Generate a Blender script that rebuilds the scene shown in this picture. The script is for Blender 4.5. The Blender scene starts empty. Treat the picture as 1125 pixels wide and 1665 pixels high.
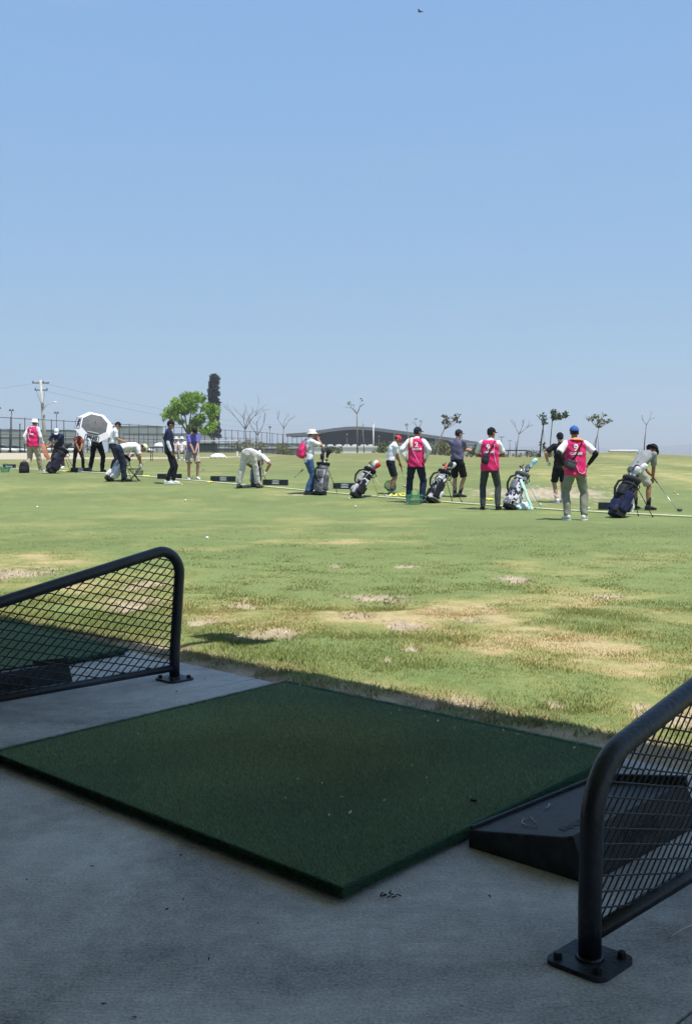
import bpy, bmesh, math, random
import numpy as np
from mathutils import Vector, Matrix, Euler, noise as mnoise
from mathutils.bvhtree import BVHTree
R = math.radians
random.seed(7); rng = np.random.default_rng(7)
S = bpy.context.scene
COL = S.collection

# ------------------------------------------------------------------ camera
F, U0, V0, EYE = 1760.0, 562.5, 740.0, 1.03          # focal length (px), centre column, horizon row, eye height (m)
cam_d = bpy.data.cameras.new('camera'); cam = bpy.data.objects.new('camera', cam_d); COL.objects.link(cam)
cam.location = (0, 0, EYE); cam.rotation_euler = (R(90), 0, 0)
cam_d.sensor_fit = 'VERTICAL'; cam_d.sensor_height = 24.0; cam_d.lens = 24.0 * F / 1665.0
cam_d.shift_y = -(832.5 - V0) / 1665.0
cam_d.clip_start = 0.05; cam_d.clip_end = 30000
S.camera = cam

# ------------------------------------------------------------------ light
SUN_EL, SUN_AZ = R(70), math.atan2(.70, -.71)        # azimuth measured from +Y towards +X: behind the right shoulder
sdir = Vector((math.sin(SUN_AZ) * math.cos(SUN_EL), math.cos(SUN_AZ) * math.cos(SUN_EL), math.sin(SUN_EL)))
W = bpy.data.worlds.new('World'); S.world = W; W.use_nodes = True
nt = W.node_tree; nt.nodes.clear()
wo = nt.nodes.new('ShaderNodeOutputWorld'); bg = nt.nodes.new('ShaderNodeBackground'); sk = nt.nodes.new('ShaderNodeTexSky')
sk.sky_type = 'NISHITA'; sk.sun_disc = False; sk.sun_elevation = SUN_EL; sk.sun_rotation = SUN_AZ
sk.altitude = 300; sk.air_density = 0.6; sk.dust_density = 0.3; sk.ozone_density = 6.0
bg.inputs['Strength'].default_value = 0.15
sp_ = nt.nodes.new('ShaderNodeSeparateColor'); cb_ = nt.nodes.new('ShaderNodeCombineColor'); nt.links.new(sk.outputs[0], sp_.inputs[0])   # the phone's flat tone curve
for ch, (ga, ka) in enumerate(((.36, .945), (.245, 1.39), (.03, 2.50))):
    pw = nt.nodes.new('ShaderNodeMath'); pw.operation = 'POWER'; pw.inputs[1].default_value = ga; ml = nt.nodes.new('ShaderNodeMath'); ml.operation = 'MULTIPLY'; ml.inputs[1].default_value = ka
    nt.links.new(sp_.outputs[ch], pw.inputs[0]); nt.links.new(pw.outputs[0], ml.inputs[0]); nt.links.new(ml.outputs[0], cb_.inputs[ch])
tcw = nt.nodes.new('ShaderNodeTexCoord'); mpw = nt.nodes.new('ShaderNodeMapping'); mpw.inputs['Scale'].default_value = (5, 5, 26); nzw = nt.nodes.new('ShaderNodeTexNoise'); nzw.inputs['Scale'].default_value = 1.0; nzw.inputs['Detail'].default_value = 6
rpw = nt.nodes.new('ShaderNodeValToRGB'); rpw.color_ramp.elements[0].position = .56; rpw.color_ramp.elements[1].position = .80; rpw.color_ramp.elements[1].color = (.09, .09, .09, 1)       # faint high haze clouds
mxw = nt.nodes.new('ShaderNodeMix'); mxw.data_type = 'RGBA'; mxw.inputs[7].default_value = (1.9, 2.2, 2.6, 1)
nt.links.new(tcw.outputs['Generated'], mpw.inputs[0]); nt.links.new(mpw.outputs[0], nzw.inputs['Vector']); nt.links.new(nzw.outputs['Fac'], rpw.inputs[0]); nt.links.new(rpw.outputs[0], mxw.inputs[0]); nt.links.new(cb_.outputs[0], mxw.inputs[6]); nt.links.new(mxw.outputs[2], bg.inputs[0]); nt.links.new(bg.outputs[0], wo.inputs[0])
sun_d = bpy.data.lights.new('sun', 'SUN'); sun = bpy.data.objects.new('sun', sun_d); COL.objects.link(sun)
sun_d.energy = 2.9; sun_d.angle = R(.53); sun_d.color = (1, .95, .87)
sun.rotation_euler = sdir.to_track_quat('Z', 'Y').to_euler(); sun.location = (20, -20, 60)
S.view_settings.view_transform = 'Standard'; S.view_settings.look = 'None'
S.view_settings.exposure = 1.0; S.view_settings.gamma = 1.0
S.cycles.use_denoising = True; S.cycles.max_bounces = 6; S.cycles.volume_bounces = 0
HAZE = 4.0e-4
S.cycles.diffuse_bounces = 3; S.cycles.transparent_max_bounces = 8

# ------------------------------------------------------------------ materials
def mat(name, col, rough=.8, var=.0, vscale=8.0, bump=.0, bscale=60.0, metal=0.0, col2=None, spec=.3, attr=None, trans=0.0, stretch=None, upn=False):
    m = bpy.data.materials.new(name); m.use_nodes = True
    t = m.node_tree; b = t.nodes['Principled BSDF']
    b.inputs['Roughness'].default_value = rough; b.inputs['Metallic'].default_value = metal
    b.inputs['Specular IOR Level'].default_value = spec
    c = (*col, 1); src = None
    tc = t.nodes.new('ShaderNodeTexCoord'); co = tc.outputs['Object']
    if stretch:
        mp = t.nodes.new('ShaderNodeMapping'); mp.inputs['Scale'].default_value = stretch
        t.links.new(co, mp.inputs[0]); co = mp.outputs[0]
    if attr:
        a = t.nodes.new('ShaderNodeAttribute'); a.attribute_name = attr; src = a.outputs['Color']
    if var > 0 or col2:
        n = t.nodes.new('ShaderNodeTexNoise'); n.inputs['Scale'].default_value = vscale; n.inputs['Detail'].default_value = 5
        t.links.new(co, n.inputs['Vector'])
        r = t.nodes.new('ShaderNodeValToRGB'); r.color_ramp.elements[0].position = .33; r.color_ramp.elements[1].position = .67
        if src is None:
            if col2:
                r.color_ramp.elements[0].color = c; r.color_ramp.elements[1].color = (*col2, 1)
            else:
                r.color_ramp.elements[0].color = (*[x * (1 - var) for x in col], 1)
                r.color_ramp.elements[1].color = (*[min(1, x * (1 + var)) for x in col], 1)
            src = r.outputs[0]; t.links.new(n.outputs['Fac'], r.inputs[0])
        else:
            r.color_ramp.elements[0].color = (1 - var,) * 3 + (1,); r.color_ramp.elements[1].color = (1 + var,) * 3 + (1,)
            t.links.new(n.outputs['Fac'], r.inputs[0])
            mx = t.nodes.new('ShaderNodeMix'); mx.data_type = 'RGBA'; mx.blend_type = 'MULTIPLY'; mx.inputs[0].default_value = 1
            t.links.new(src, mx.inputs[6]); t.links.new(r.outputs[0], mx.inputs[7]); src = mx.outputs[2]
    if src is None: b.inputs['Base Color'].default_value = c
    else: t.links.new(src, b.inputs['Base Color'])
    if bump > 0:
        n2 = t.nodes.new('ShaderNodeTexNoise'); n2.inputs['Scale'].default_value = bscale; n2.inputs['Detail'].default_value = 4
        t.links.new(co, n2.inputs['Vector'])
        bp = t.nodes.new('ShaderNodeBump'); bp.inputs['Strength'].default_value = bump; bp.inputs['Distance'].default_value = .02
        t.links.new(n2.outputs['Fac'], bp.inputs['Height']); t.links.new(bp.outputs[0], b.inputs['Normal'])
    if upn:      # blades shaded with the normal of the turf they stand in
        cx = t.nodes.new('ShaderNodeCombineXYZ'); cx.inputs[2].default_value = 1; t.links.new(cx.outputs[0], b.inputs['Normal'])
    if trans > 0:
        out = [n for n in t.nodes if n.type == 'OUTPUT_MATERIAL'][0]
        tr = t.nodes.new('ShaderNodeBsdfTranslucent'); ms = t.nodes.new('ShaderNodeMixShader'); ms.inputs[0].default_value = trans
        if src is None: tr.inputs[0].default_value = c
        else: t.links.new(src, tr.inputs[0])
        t.links.new(b.outputs[0], ms.inputs[1]); t.links.new(tr.outputs[0], ms.inputs[2]); t.links.new(ms.outputs[0], out.inputs[0])
    return m
_fab = {}
def patchy(c1, c2, scale, name='patterned_fabric', c3=None):
    m = mat(name, c1, .75, 0, scale, .2, 50, col2=c2, spec=.15)
    r = [n for n in m.node_tree.nodes if n.type == 'VALTORGB'][0]; r.color_ramp.interpolation = 'CONSTANT'; r.color_ramp.elements[0].position = 0; r.color_ramp.elements[1].position = .5
    if c3: e = r.color_ramp.elements.new(.58); e.color = (*c3, 1)
    n = [n for n in m.node_tree.nodes if n.type == 'TEX_NOISE'][0]; n.inputs['Detail'].default_value = 1
    return m
def fab(col, rough=.85, var=.10):
    if isinstance(col, bpy.types.Material): return col
    k = (tuple(round(c, 3) for c in col), rough)
    if k not in _fab: _fab[k] = mat('fabric', col, rough, var, 9, .25, 45, spec=.15)
    return _fab[k]
BLACK = (.012, .013, .017); NAVY = (.012, .018, .045); WHITE = (.78, .78, .80); PINK = (.66, .028, .15)
M_skin = mat('skin', (.34, .17, .10), .55, .08, 14); M_skin2 = mat('skin_tan', (.42, .235, .15), .55, .08, 14)
M_hair = mat('hair', (.015, .011, .009), .6, .2, 40)
M_white = mat('white_plastic', (.8, .8, .8), .4); M_blackp = mat('black_plastic', (.015, .016, .018), .45, .2, 20)
M_steel = mat('steel', (.55, .56, .58), .28, metal=1.0); M_gun = mat('graphite', (.05, .05, .055), .35)
M_ball = mat('golf_ball', (.82, .82, .78), .35); M_yball = mat('yellow_ball', (.80, .72, .16), .4)
M_green_wire = mat('green_wire', (.03, .22, .11), .5)

# ------------------------------------------------------------------ helpers
def tag(o, label=None, cat=None, group=None, kind=None):
    if label: o['label'] = label
    if cat: o['category'] = cat
    if group: o['group'] = group
    if kind: o['kind'] = kind
    return o
def empty(name, loc=(0, 0, 0), rz=0, sc=1):
    o = bpy.data.objects.new(name, None); COL.objects.link(o); o.empty_display_size = .2
    o.location = loc; o.rotation_euler = (0, 0, rz); o.scale = (sc, sc, sc); return o
def V(*a): return Vector(a)
def frame(d, up=None):
    d = Vector(d).normalized(); up = Vector(up) if up is not None else (V(0, 0, 1) if abs(d.z) < .9 else V(0, 1, 0))
    x = up.cross(d)
    if x.length < 1e-5: x = V(1, 0, 0).cross(d)
    x.normalize(); return x, d.cross(x), d
class G:
    def __init__(s): s.v = []; s.f = []
    def add(s, vs, fs):
        o = len(s.v); s.v += [tuple(v) for v in vs]; s.f += [tuple(i + o for i in f) for f in fs]; return s
    def loft(s, rings, n=16, cap=True, power=2.0):
        """rings: (centre, axis x, axis y, rx, ry)"""
        vs = []; fs = []
        for c, ax, ay, rx, ry in rings:
            for k in range(n):
                a = 2 * math.pi * k / n; ca, sa = math.cos(a), math.sin(a)
                if power != 2.0:
                    ca = math.copysign(abs(ca) ** (2 / power), ca); sa = math.copysign(abs(sa) ** (2 / power), sa)
                vs.append(Vector(c) + Vector(ax) * (rx * ca) + Vector(ay) * (ry * sa))
        for i in range(len(rings) - 1):
            for k in range(n):
                k2 = (k + 1) % n; fs.append((i * n + k, i * n + k2, (i + 1) * n + k2, (i + 1) * n + k))
        if cap: fs.append(tuple(range(n - 1, -1, -1))); fs.append(tuple((len(rings) - 1) * n + k for k in range(n)))
        return s.add(vs, fs)
    def cone(s, p, q, r0, r1, n=12):
        p, q = Vector(p), Vector(q)
        if (q - p).length < 1e-6: return s
        x, y, d = frame(q - p); return s.loft([(p, x, y, r0, r0), (q, x, y, r1, r1)], n)
    def tube(s, pts, r, n=8):
        pts = [Vector(p) for p in pts]; rs = r if isinstance(r, (list, tuple)) else [r] * len(pts); rings = []; up = None
        for i, p in enumerate(pts):
            d = (pts[min(i + 1, len(pts) - 1)] - pts[max(i - 1, 0)])
            if d.length < 1e-7: d = V(0, 0, 1)
            if up is None: x, y, dd = frame(d)
            else:
                dd = d.normalized(); x = up - dd * up.dot(dd)
                if x.length < 1e-5: x, y, dd = frame(d)
                x.normalize(); y = dd.cross(x)
            up = x; rings.append((p, x, y, rs[i], rs[i]))
        return s.loft(rings, n)
    def ell(s, c, rx, ry, rz, X=None, Y=None, Z=None, n=14, m=8, z0=-1.0):
        c = Vector(c); X = Vector(X) if X is not None else V(1, 0, 0); Y = Vector(Y) if Y is not None else V(0, 1, 0); Z = Vector(Z) if Z is not None else V(0, 0, 1)
        rings = []
        t0 = math.asin(max(-.999, z0))
        for i in range(m + 1):
            t = t0 + (R(89.0) - t0) * i / m
            rings.append((c + Z * (rz * math.sin(t)), X, Y, rx * math.cos(t), ry * math.cos(t)))
        return s.loft(rings, n)
    def cap2(s, p, q, r0, r1, n=12):
        s.cone(p, q, r0, r1, n); s.ell(p, r0, r0, r0, n=n, m=6); s.ell(q, r1, r1, r1, n=n, m=6); return s
    def box(s, c, sx, sy, sz, rot=None, bev=0.0):
        bm = bmesh.new(); bmesh.ops.create_cube(bm, size=1)
        for v in bm.verts: v.co = V(v.co.x * sx, v.co.y * sy, v.co.z * sz)
        if bev > 0: bmesh.ops.bevel(bm, geom=list(bm.edges), offset=bev, segments=2, affect='EDGES', profile=.5)
        Mx = rot.to_4x4() if rot is not None else Matrix.Identity(4)
        bm.verts.index_update()
        vs = [Vector(c) + (Mx @ v.co) for v in bm.verts]; fs = [[v.index for v in f.verts] for f in bm.faces]; bm.free()
        return s.add(vs, fs)
    def xf(s, M): s.v = [tuple(M @ Vector(v)) for v in s.v]; return s
    def join(s, o): return s.add(o.v, o.f)
    def mesh(s, name='mesh', smooth=True):
        me = bpy.data.meshes.new(name); me.from_pydata(s.v, [], s.f); me.validate()
        if smooth and len(me.polygons): me.polygons.foreach_set('use_smooth', [True] * len(me.polygons))
        return me
    def obj(s, name, m, parent=None, smooth=True, voxel=None, it=3, crease=0.0, autos=None, seed=0):
        me = s.mesh(name, smooth)
        if voxel:
            tmp = bpy.data.objects.new('tmp', me); COL.objects.link(tmp)
            md = tmp.modifiers.new('r', 'REMESH'); md.mode = 'VOXEL'; md.voxel_size = voxel; md.use_smooth_shade = True
            if it: sm = tmp.modifiers.new('s', 'SMOOTH'); sm.iterations = it; sm.factor = .5
            dg = bpy.context.evaluated_depsgraph_get(); me2 = bpy.data.meshes.new_from_object(tmp.evaluated_get(dg))
            bpy.data.objects.remove(tmp); bpy.data.meshes.remove(me); me = me2; me.name = name
            me.materials.clear()
            if crease:
                n = len(me.vertices); co = np.empty(n * 3); me.vertices.foreach_get('co', co); co = co.reshape(-1, 3)
                no = np.empty(n * 3); me.vertices.foreach_get('normal', no); no = no.reshape(-1, 3)
                x, y, z = co.T; q = seed * 1.7
                d = (np.sin(x * 31 + z * 19 + q + 2 * np.sin(z * 13 + q)) * .5 + np.sin(z * 41 - y * 27 + x * 17 + q * 2) * .3 + np.sin(x * 67 + y * 51 - z * 59 + q) * .2)
                co += no * (d * crease)[:, None]; me.vertices.foreach_set('co', co.ravel()); me.update()
            me.polygons.foreach_set('use_smooth', [True] * len(me.polygons))
        elif autos is not None and smooth:
            me.set_sharp_from_angle(angle=R(autos))
        o = bpy.data.objects.new(name, me); COL.objects.link(o); me.materials.append(m)
        if parent is not None: o.parent = parent
        return o
def text_mesh(body, size, bold=0.0):
    cu = bpy.data.curves.new('t', 'FONT'); cu.body = body; cu.size = size; cu.align_x = 'CENTER'; cu.align_y = 'CENTER'; cu.offset = bold; cu.resolution_u = 4
    o = bpy.data.objects.new('t', cu); COL.objects.link(o)
    dg = bpy.context.evaluated_depsgraph_get(); me = bpy.data.meshes.new_from_object(o.evaluated_get(dg))
    bpy.data.objects.remove(o); return me
def bvh_of(o):
    me = o.data; return BVHTree.FromPolygons([v.co for v in me.vertices], [tuple(p.vertices) for p in me.polygons])
def decal_text(target, body, size, cx, cz, m, side=-1, name='lettering', bold=.006, tilt=0, bvh=None):
    """lettering lying on the back (side -1) or front (+1) of a garment, as seen by someone looking at it"""
    me = text_mesh(body, size, bold); bm = bmesh.new(); bm.from_mesh(me); bmesh.ops.triangulate(bm, faces=bm.faces)
    for _ in range(3):
        bmesh.ops.subdivide_edges(bm, edges=[e for e in bm.edges if e.calc_length() > size * .14], cuts=1); bmesh.ops.triangulate(bm, faces=bm.faces)
    bmesh.ops.remove_doubles(bm, verts=bm.verts, dist=1e-5)
    b = bvh or bvh_of(target); ca, sa = math.cos(tilt), math.sin(tilt)
    for v in bm.verts:
        x, z = v.co.x * ca - v.co.y * sa, v.co.x * sa + v.co.y * ca
        px, pz = cx + (x if side < 0 else -x), cz + z
        for jx, jz in ((0, 0), (.0007, .0004), (-.0011, .0009), (.002, -.0017)):
            h = b.ray_cast(V(px + jx, side * 2.0, pz + jz), V(0, -side, 0))
            if h[0]: break
        v.co = V(px, h[0].y + side * .009, pz) if h[0] else V(px, side * .12, pz)
    bm.to_mesh(me); bm.free(); me.materials.clear(); me.materials.append(m)
    o = bpy.data.objects.new(name, me); COL.objects.link(o); o.parent = target.parent; return o
def surf_pts(b, pts, side=-1, off=.006):
    out = []
    for x, z in pts:
        h = b.ray_cast(V(x + .0007, side * 2.0, z + .0004), V(0, -side, 0))
        if not h[0]: h = b.ray_cast(V(x - .0011, side * 2.0, z + .0013), V(0, -side, 0))
        out.append(V(x, (h[0].y if h[0] else side * .1) + side * off, z))
    return out
def ribbon(pts, nrm, w, t=.004):
    g = G(); rings = []
    for i, p in enumerate(pts):
        d = (pts[min(i + 1, len(pts) - 1)] - pts[max(i - 1, 0)]).normalized(); sd = d.cross(nrm).normalized(); nn = sd.cross(d)
        rings.append((p, sd, nn, w / 2, t))
    return g.loft(rings, 8)
def lerp_pts(pts, n=10):
    out = []
    for a, b in zip(pts[:-1], pts[1:]):
        for k in range(n): out.append(tuple(a[i] + (b[i] - a[i]) * k / n for i in range(len(a))))
    out.append(pts[-1]); return out

# ------------------------------------------------------------------ world layout
AX = V(-.7205, .6934, 0).normalized(); BX = V(.6940, .7200, 0); BX = (BX - AX * BX.dot(AX)).normalized()   # bay axes: along the building, out to the range
def ab(a, b, z=0): p = AX * a + BX * b; return V(p.x, p.y, z)
_d = np.linspace(0, 42, 600); _z = np.interp(_d, [0, 4, 5, 7, 12, 20, 23, 26, 29, 34, 42], [-.06, -.055, -.055, -.09, -.15, -.16, -.12, 0, .17, .43, .62])
_z = np.convolve(np.pad(_z, 20, 'edge'), np.ones(41) / 41, 'valid')
CR_U = [-400, 0, 250, 360, 440, 520, 600, 700, 770, 900, 955, 1000, 1060, 1125, 1500]; CR_V = [747, 747, 746, 744, 742, 738, 736, 739, 744, 744, 737, 735, 738, 741, 745]
def terr(x, y):
    x = np.asarray(x, float); y = np.asarray(y, float); yy = np.maximum(y, .01)
    z1 = np.interp(yy, _d, _z); u = U0 + F * x / np.maximum(yy, 3)
    zc = EYE + (V0 - np.interp(u, CR_U, CR_V)) / F * 72
    def ss(t): t = np.clip(t, 0, 1); return t * t * (3 - 2 * t)
    t = np.clip((yy - 42) / 30, 0, 1); t = t * (1.35 - .35 * t)
    z2 = _z[-1] + (zc - _z[-1]) * t
    zf = np.where(u < 430, 1.27, .85) ; zf = 1.27 + (.85 - 1.27) * ss((u - 400) / 130)
    z3 = zc + (zf - zc) * ss((yy - 72) / 34)
    return np.where(yy < 42, z1, np.where(yy < 72, z2, z3))
def tz(x, y): return float(terr(x, y))
_ds = np.concatenate([np.arange(3, 60, .02), np.arange(60, 140, .1)])
def spot(u, v):
    """the point of the ground seen at column u, row v of the photograph"""
    xs = (u - U0) / F * _ds; zz = terr(xs, _ds); vv = V0 + (EYE - zz) * F / _ds
    i = int(np.argmax(vv <= v)); i = i if vv[i] <= v else len(_ds) - 1
    return V(xs[i], _ds[i], zz[i])
def far(u, v, d): return V((u - U0) / F * d, d, EYE + (V0 - v) / F * d)
def _hash(i, j, s): h = np.sin(i * 127.1 + j * 311.7 + s * 74.7) * 43758.5453; return h - np.floor(h)
def vnoise(x, y, s=0):
    i, j = np.floor(x), np.floor(y); fx, fy = x - i, y - j; fx = fx * fx * (3 - 2 * fx); fy = fy * fy * (3 - 2 * fy)
    return (_hash(i, j, s) * (1 - fx) + _hash(i + 1, j, s) * fx) * (1 - fy) + (_hash(i, j + 1, s) * (1 - fx) + _hash(i + 1, j + 1, s) * fx) * fy
def fbm(x, y, s=0, o=4):
    r = 0; a = .5; t = 0
    for k in range(o): r = r + a * vnoise(x * 2 ** k, y * 2 ** k, s + k * 3.1); t += a; a *= .55
    return r / t

# ------------------------------------------------------------------ ground
PATCH = [(600, 972, 75, 10), (440, 1030, 75, 15), (585, 1000, 34, 7), (655, 1018, 38, 9), (400, 985, 36, 10), (660, 922, 32, 4), (20, 932, 85, 12), (990, 968, 28, 4), (835, 942, 34, 6),
         (665, 1055, 18, 7), (632, 1072, 16, 6), (1090, 1165, 70, 26), (545, 920, 14, 3), (330, 1012, 30, 8), (760, 1010, 40, 6), (905, 1145, 30, 9), (1040, 1200, 40, 14), (215, 985, 60, 14), (230, 950, 40, 9), (890, 803, 130, 5.5), (480, 805, 40, 0.1)]
STRAW = [(180, 960, 130, 45), (560, 1000, 260, 28), (900, 1050, 190, 40), (870, 1110, 70, 22), (1060, 1140, 90, 40), (420, 1000, 120, 40), (1010, 1080, 120, 30), (740, 1000, 120, 26), (60, 910, 120, 20),
         (1060, 768, 90, 7), (960, 772, 60, 6), (1100, 752, 70, 4), (520, 880, 160, 5), (640, 1130, 60, 10), (1000, 1150, 60, 18), (900, 772, 120, 4)]
def w_ell(l):
    out = []
    for u, v, ru, rv in l:
        p = spot(u, v); d = p.y; out.append((p.x, p.y, ru * d / F, max(.02, rv * d * d / (F * max(.12, EYE - p.z)))))
    return out
W_P, W_S = w_ell(PATCH), w_ell(STRAW)
TAN = [(p.x, p.y) for p in (spot(1060, 768),)]
def ground_masks(x, y):
    """dryness and bare earth of the lawn at world points"""
    b = x * BX.x + y * BX.y
    n1 = fbm(x * 1.1, y * 1.1, 1); n2 = fbm(x * 5, y * 5, 5); n3 = fbm(x * .28, y * .28, 9); n4 = fbm(x * 18, y * 18, 12, 3)
    dry = .10 + .9 * np.clip((n1 - .5) * 2.2 + (n2 - .5) * 1.0 + (n3 - .48) * 1.6, 0, 1)
    st = np.zeros_like(x); 
    for cx, cy, rx, ry in W_S: st = np.maximum(st, np.clip(1.25 - ((x - cx) / rx) ** 2 - ((y - cy) / ry) ** 2, 0, 1))
    dry = dry * (1 - .55 * np.clip((y - 8) / 6, 0, 1)); dry = np.clip(dry + st * (.14 + .85 * np.clip(n2 * .5 + n1 * .5 - .36, 0, 1) * 1.8), 0, 1)
    lush = np.exp(-((b - 4.25) / .42) ** 2) * np.clip((1.5 - x) / 1.2, 0, 1); dry = dry * (1 - .85 * lush)
    dirt = np.zeros_like(x); jn = (n2 - .5) * 2.6 + (n4 - .5) * 1.8 + (n1 - .5) * .8
    for cx, cy, rx, ry in W_P:
        e = 1 - np.sqrt(((x - cx) / rx) ** 2 + ((y - cy) / ry) ** 2); dirt = np.maximum(dirt, np.clip((e - .05 + jn * .6) * 1.7, 0, .92) * np.clip((e + .7) * 3, 0, 1))
    edge = np.clip((3.86 - b + (n1 - .5) * .5 + (n2 - .5) * .6) * 5, 0, 1); dirt = np.maximum(dirt, edge * .97)
    return dry, dirt
def lawn_color(x, y, dry, dirt):
    n = fbm(x * 2.3 + 40, y * 2.3, 21); g = fbm(x * .12, y * .12, 33)
    yl = np.clip((y - 24) / 40, 0, 1); fy = np.clip((y - 9) / 8, 0, 1)
    g0 = np.stack([.142 + .045 * n + .030 * yl - .020 * fy, .196 + .045 * n - .012 * yl - .030 * fy, .070 + .022 * n + .004 * yl - .006 * fy], 1)
    g0 = g0 * 1.06; band = .5 + .5 * np.sin(y * 1.15 + x * .25 + 3 * g)
    g0 *= (.93 + .12 * band * np.clip((y - 6) / 8, 0, 1))[:, None]
    straw = np.array([.43, .35, .19]); mid = np.array([.275, .275, .110])
    d = dry[:, None]; c = np.where(d < .5, g0 + (mid - g0) * d * 2, mid + (straw - mid) * (d - .5) * 2)
    bb = x * BX.x + y * BX.y; near = np.clip((4.0 - bb) * 5, 0, 1)[:, None]
    earth = (np.array([.41, .335, .245]) * (1 - near) + np.array([.47, .375, .275]) * near) * (.62 + .76 * fbm(x * 11, y * 11, 50))[:, None]
    return c + (earth - c) * dirt[:, None]
def mesh_np(name, verts, tris=None, quads=None, col=None, smooth=False):
    me = bpy.data.meshes.new(name); nv = len(verts); me.vertices.add(nv); me.vertices.foreach_set('co', np.asarray(verts, np.float32).ravel())
    f = tris if tris is not None else quads; k = f.shape[1]; nf = len(f)
    me.loops.add(nf * k); me.polygons.add(nf); me.loops.foreach_set('vertex_index', f.astype(np.int32).ravel())
    me.polygons.foreach_set('loop_start', np.arange(0, nf * k, k, dtype=np.int32))
    if smooth: me.polygons.foreach_set('use_smooth', np.ones(nf, bool))
    me.update(calc_edges=True)
    if col is not None:
        a = me.attributes.new('col', 'FLOAT_COLOR', 'POINT'); a.data.foreach_set('color', np.concatenate([col, np.ones((nv, 1))], 1).astype(np.float32).ravel())
    return me
def link(name, me, m, parent=None):
    o = bpy.data.objects.new(name, me); COL.objects.link(o); me.materials.append(m)
    if parent is not None: o.parent = parent
    return o
M_lawn = mat('lawn', (.1, .18, .04), .95, .14, 26, .3, 120, attr='col', spec=.05)
ang = np.concatenate([np.linspace(-180, -27, 40, endpoint=False), np.linspace(-27, 27, 620), np.linspace(27, 180, 41)[1:]])
rad = np.concatenate([np.linspace(.4, 3, 8, endpoint=False), np.geomspace(3, 120, 460, endpoint=False), np.geomspace(120, 7500, 40)])
AA, RR = np.meshgrid(np.radians(ang), rad); gx, gy = (RR * np.sin(AA)).ravel(), (RR * np.cos(AA)).ravel()
dry, dirt = ground_masks(gx, gy)
gz = terr(gx, gy) + (fbm(gx * 3, gy * 3, 70) - .5) * .03 * np.clip(2 - RR.ravel() / 12, 0, 1) - .02 * dirt * (RR.ravel() < 12)
bq = gx * BX.x + gy * BX.y; gz = np.where(bq < 3.22, np.minimum(gz, -.12), gz)
# pale dirt road on the far left, in front of the fence
uu = U0 + F * gx / np.maximum(gy, 3)
gc = lawn_color(gx, gy, dry, dirt)
road = np.clip((gy - 71) / 2, 0, 1) * np.clip((470 - uu) / 30, 0, 1) * (gy < np.where(uu < 130, 100, 82 - (uu - 130) * .012)); gc = gc + (np.array([.46, .40, .31]) - gc) * (road * .9)[:, None]
na, nr = len(ang), len(rad); ii = np.arange(nr - 1)[:, None] * na + np.arange(na - 1)[None, :]; ii = ii.ravel()
q = np.stack([ii, ii + na, ii + na + 1, ii + 1], 1)[:, ::-1]
q = q[:, ::-1] if False else q
lawn = link('grass_field', mesh_np('grass_field', np.stack([gx, gy, gz], 1), quads=q, col=gc, smooth=True), M_lawn); tag(lawn, kind='structure')

# standing grass of the lawn
M_blade = mat('grass_blade', (.1, .2, .04), .7, attr='col', spec=.05, trans=.45, upn=True)
def blades(name, n, d0, d1, u0, u1, hmul, wmul, p, thin=1.0):
    t = rng.random(n); d = (d0 ** p + (d1 ** p - d0 ** p) * t) ** (1 / p); u = u0 + (u1 - u0) * rng.random(n)
    x = (u - U0) / F * d; y = d; b = x * BX.x + y * BX.y; dr, di = ground_masks(x, y)
    tuft = fbm(x * 7, y * 7, 91); keep = (rng.random(n) > di * 1.02 - np.where((tuft > .68) & (b < 4.0), .40, 0)) & (b > 3.36)
    x, y, dr, di, b, tuft = x[keep], y[keep], dr[keep], di[keep], b[keep], tuft[keep]; n = len(x)
    z = terr(x, y) - .012
    rank = np.clip(1 - (b - 3.75) / .9, 0, 1)
    h = (.006 + .010 * rng.random(n)) * hmul * (1 - .4 * dr) * (1 + .8 * rank * (tuft > .55)) ; w = (.0016 + .0016 * rng.random(n)) * wmul
    a = rng.random(n) * 6.283; l = h * (.3 + 1.3 * rng.random(n)); la = rng.random(n) * 6.283
    c = lawn_color(x, y, np.clip(dr + (rng.random(n) - .5) * .5, 0, 1), di * .3) * np.array([1.08, 1.0, .86]) * (1.2 + .34 * rng.random(n))[:, None]
    v = np.empty((n, 3, 3)); dx, dy = np.cos(a) * w, np.sin(a) * w
    v[:, 0] = np.stack([x - dx, y - dy, z], 1); v[:, 1] = np.stack([x + dx, y + dy, z], 1); v[:, 2] = np.stack([x + np.cos(la) * l, y + np.sin(la) * l, z + h + .012], 1)
    cc = np.repeat(c, 3, 0)
    return v.reshape(-1, 3), cc
parts = [blades('g', 235000, 4.0, 8.0, -420, 1760, 1.15, 1.25, 1.5), blades('g', 175000, 7.6, 18.0, -260, 1400, .9, 2.0, -.6)]
def dry_blades(n):
    t = rng.random(n); a = -2 + 11 * rng.random(n); b = 3.34 + .56 * rng.random(n); x = AX.x * a + BX.x * b; y = AX.y * a + BX.y * b; z = terr(x, y) - .016; an = rng.random(n) * 6.283; l = .012 + .03 * rng.random(n); w = .0012 + .0012 * rng.random(n)
    k = (fbm(x * 6, y * 6, 15) > .42); x, y, z, an, l, w = x[k], y[k], z[k], an[k], l[k], w[k]; n = len(x); v = np.empty((n, 3, 3)); s = np.stack([-np.sin(an) * w, np.cos(an) * w, 0 * w], 1); p = np.stack([x, y, z + .012], 1)
    v[:, 0] = p - s; v[:, 1] = p + s; v[:, 2] = p + np.stack([np.cos(an) * l, np.sin(an) * l, .004 + .016 * rng.random(n)], 1)
    c = np.array([.36, .29, .19]) + np.array([.34, .30, .20]) * rng.random(n)[:, None] ** 2
    return v.reshape(-1, 3), np.repeat(c, 3, 0)
parts.append(dry_blades(26000))
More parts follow.
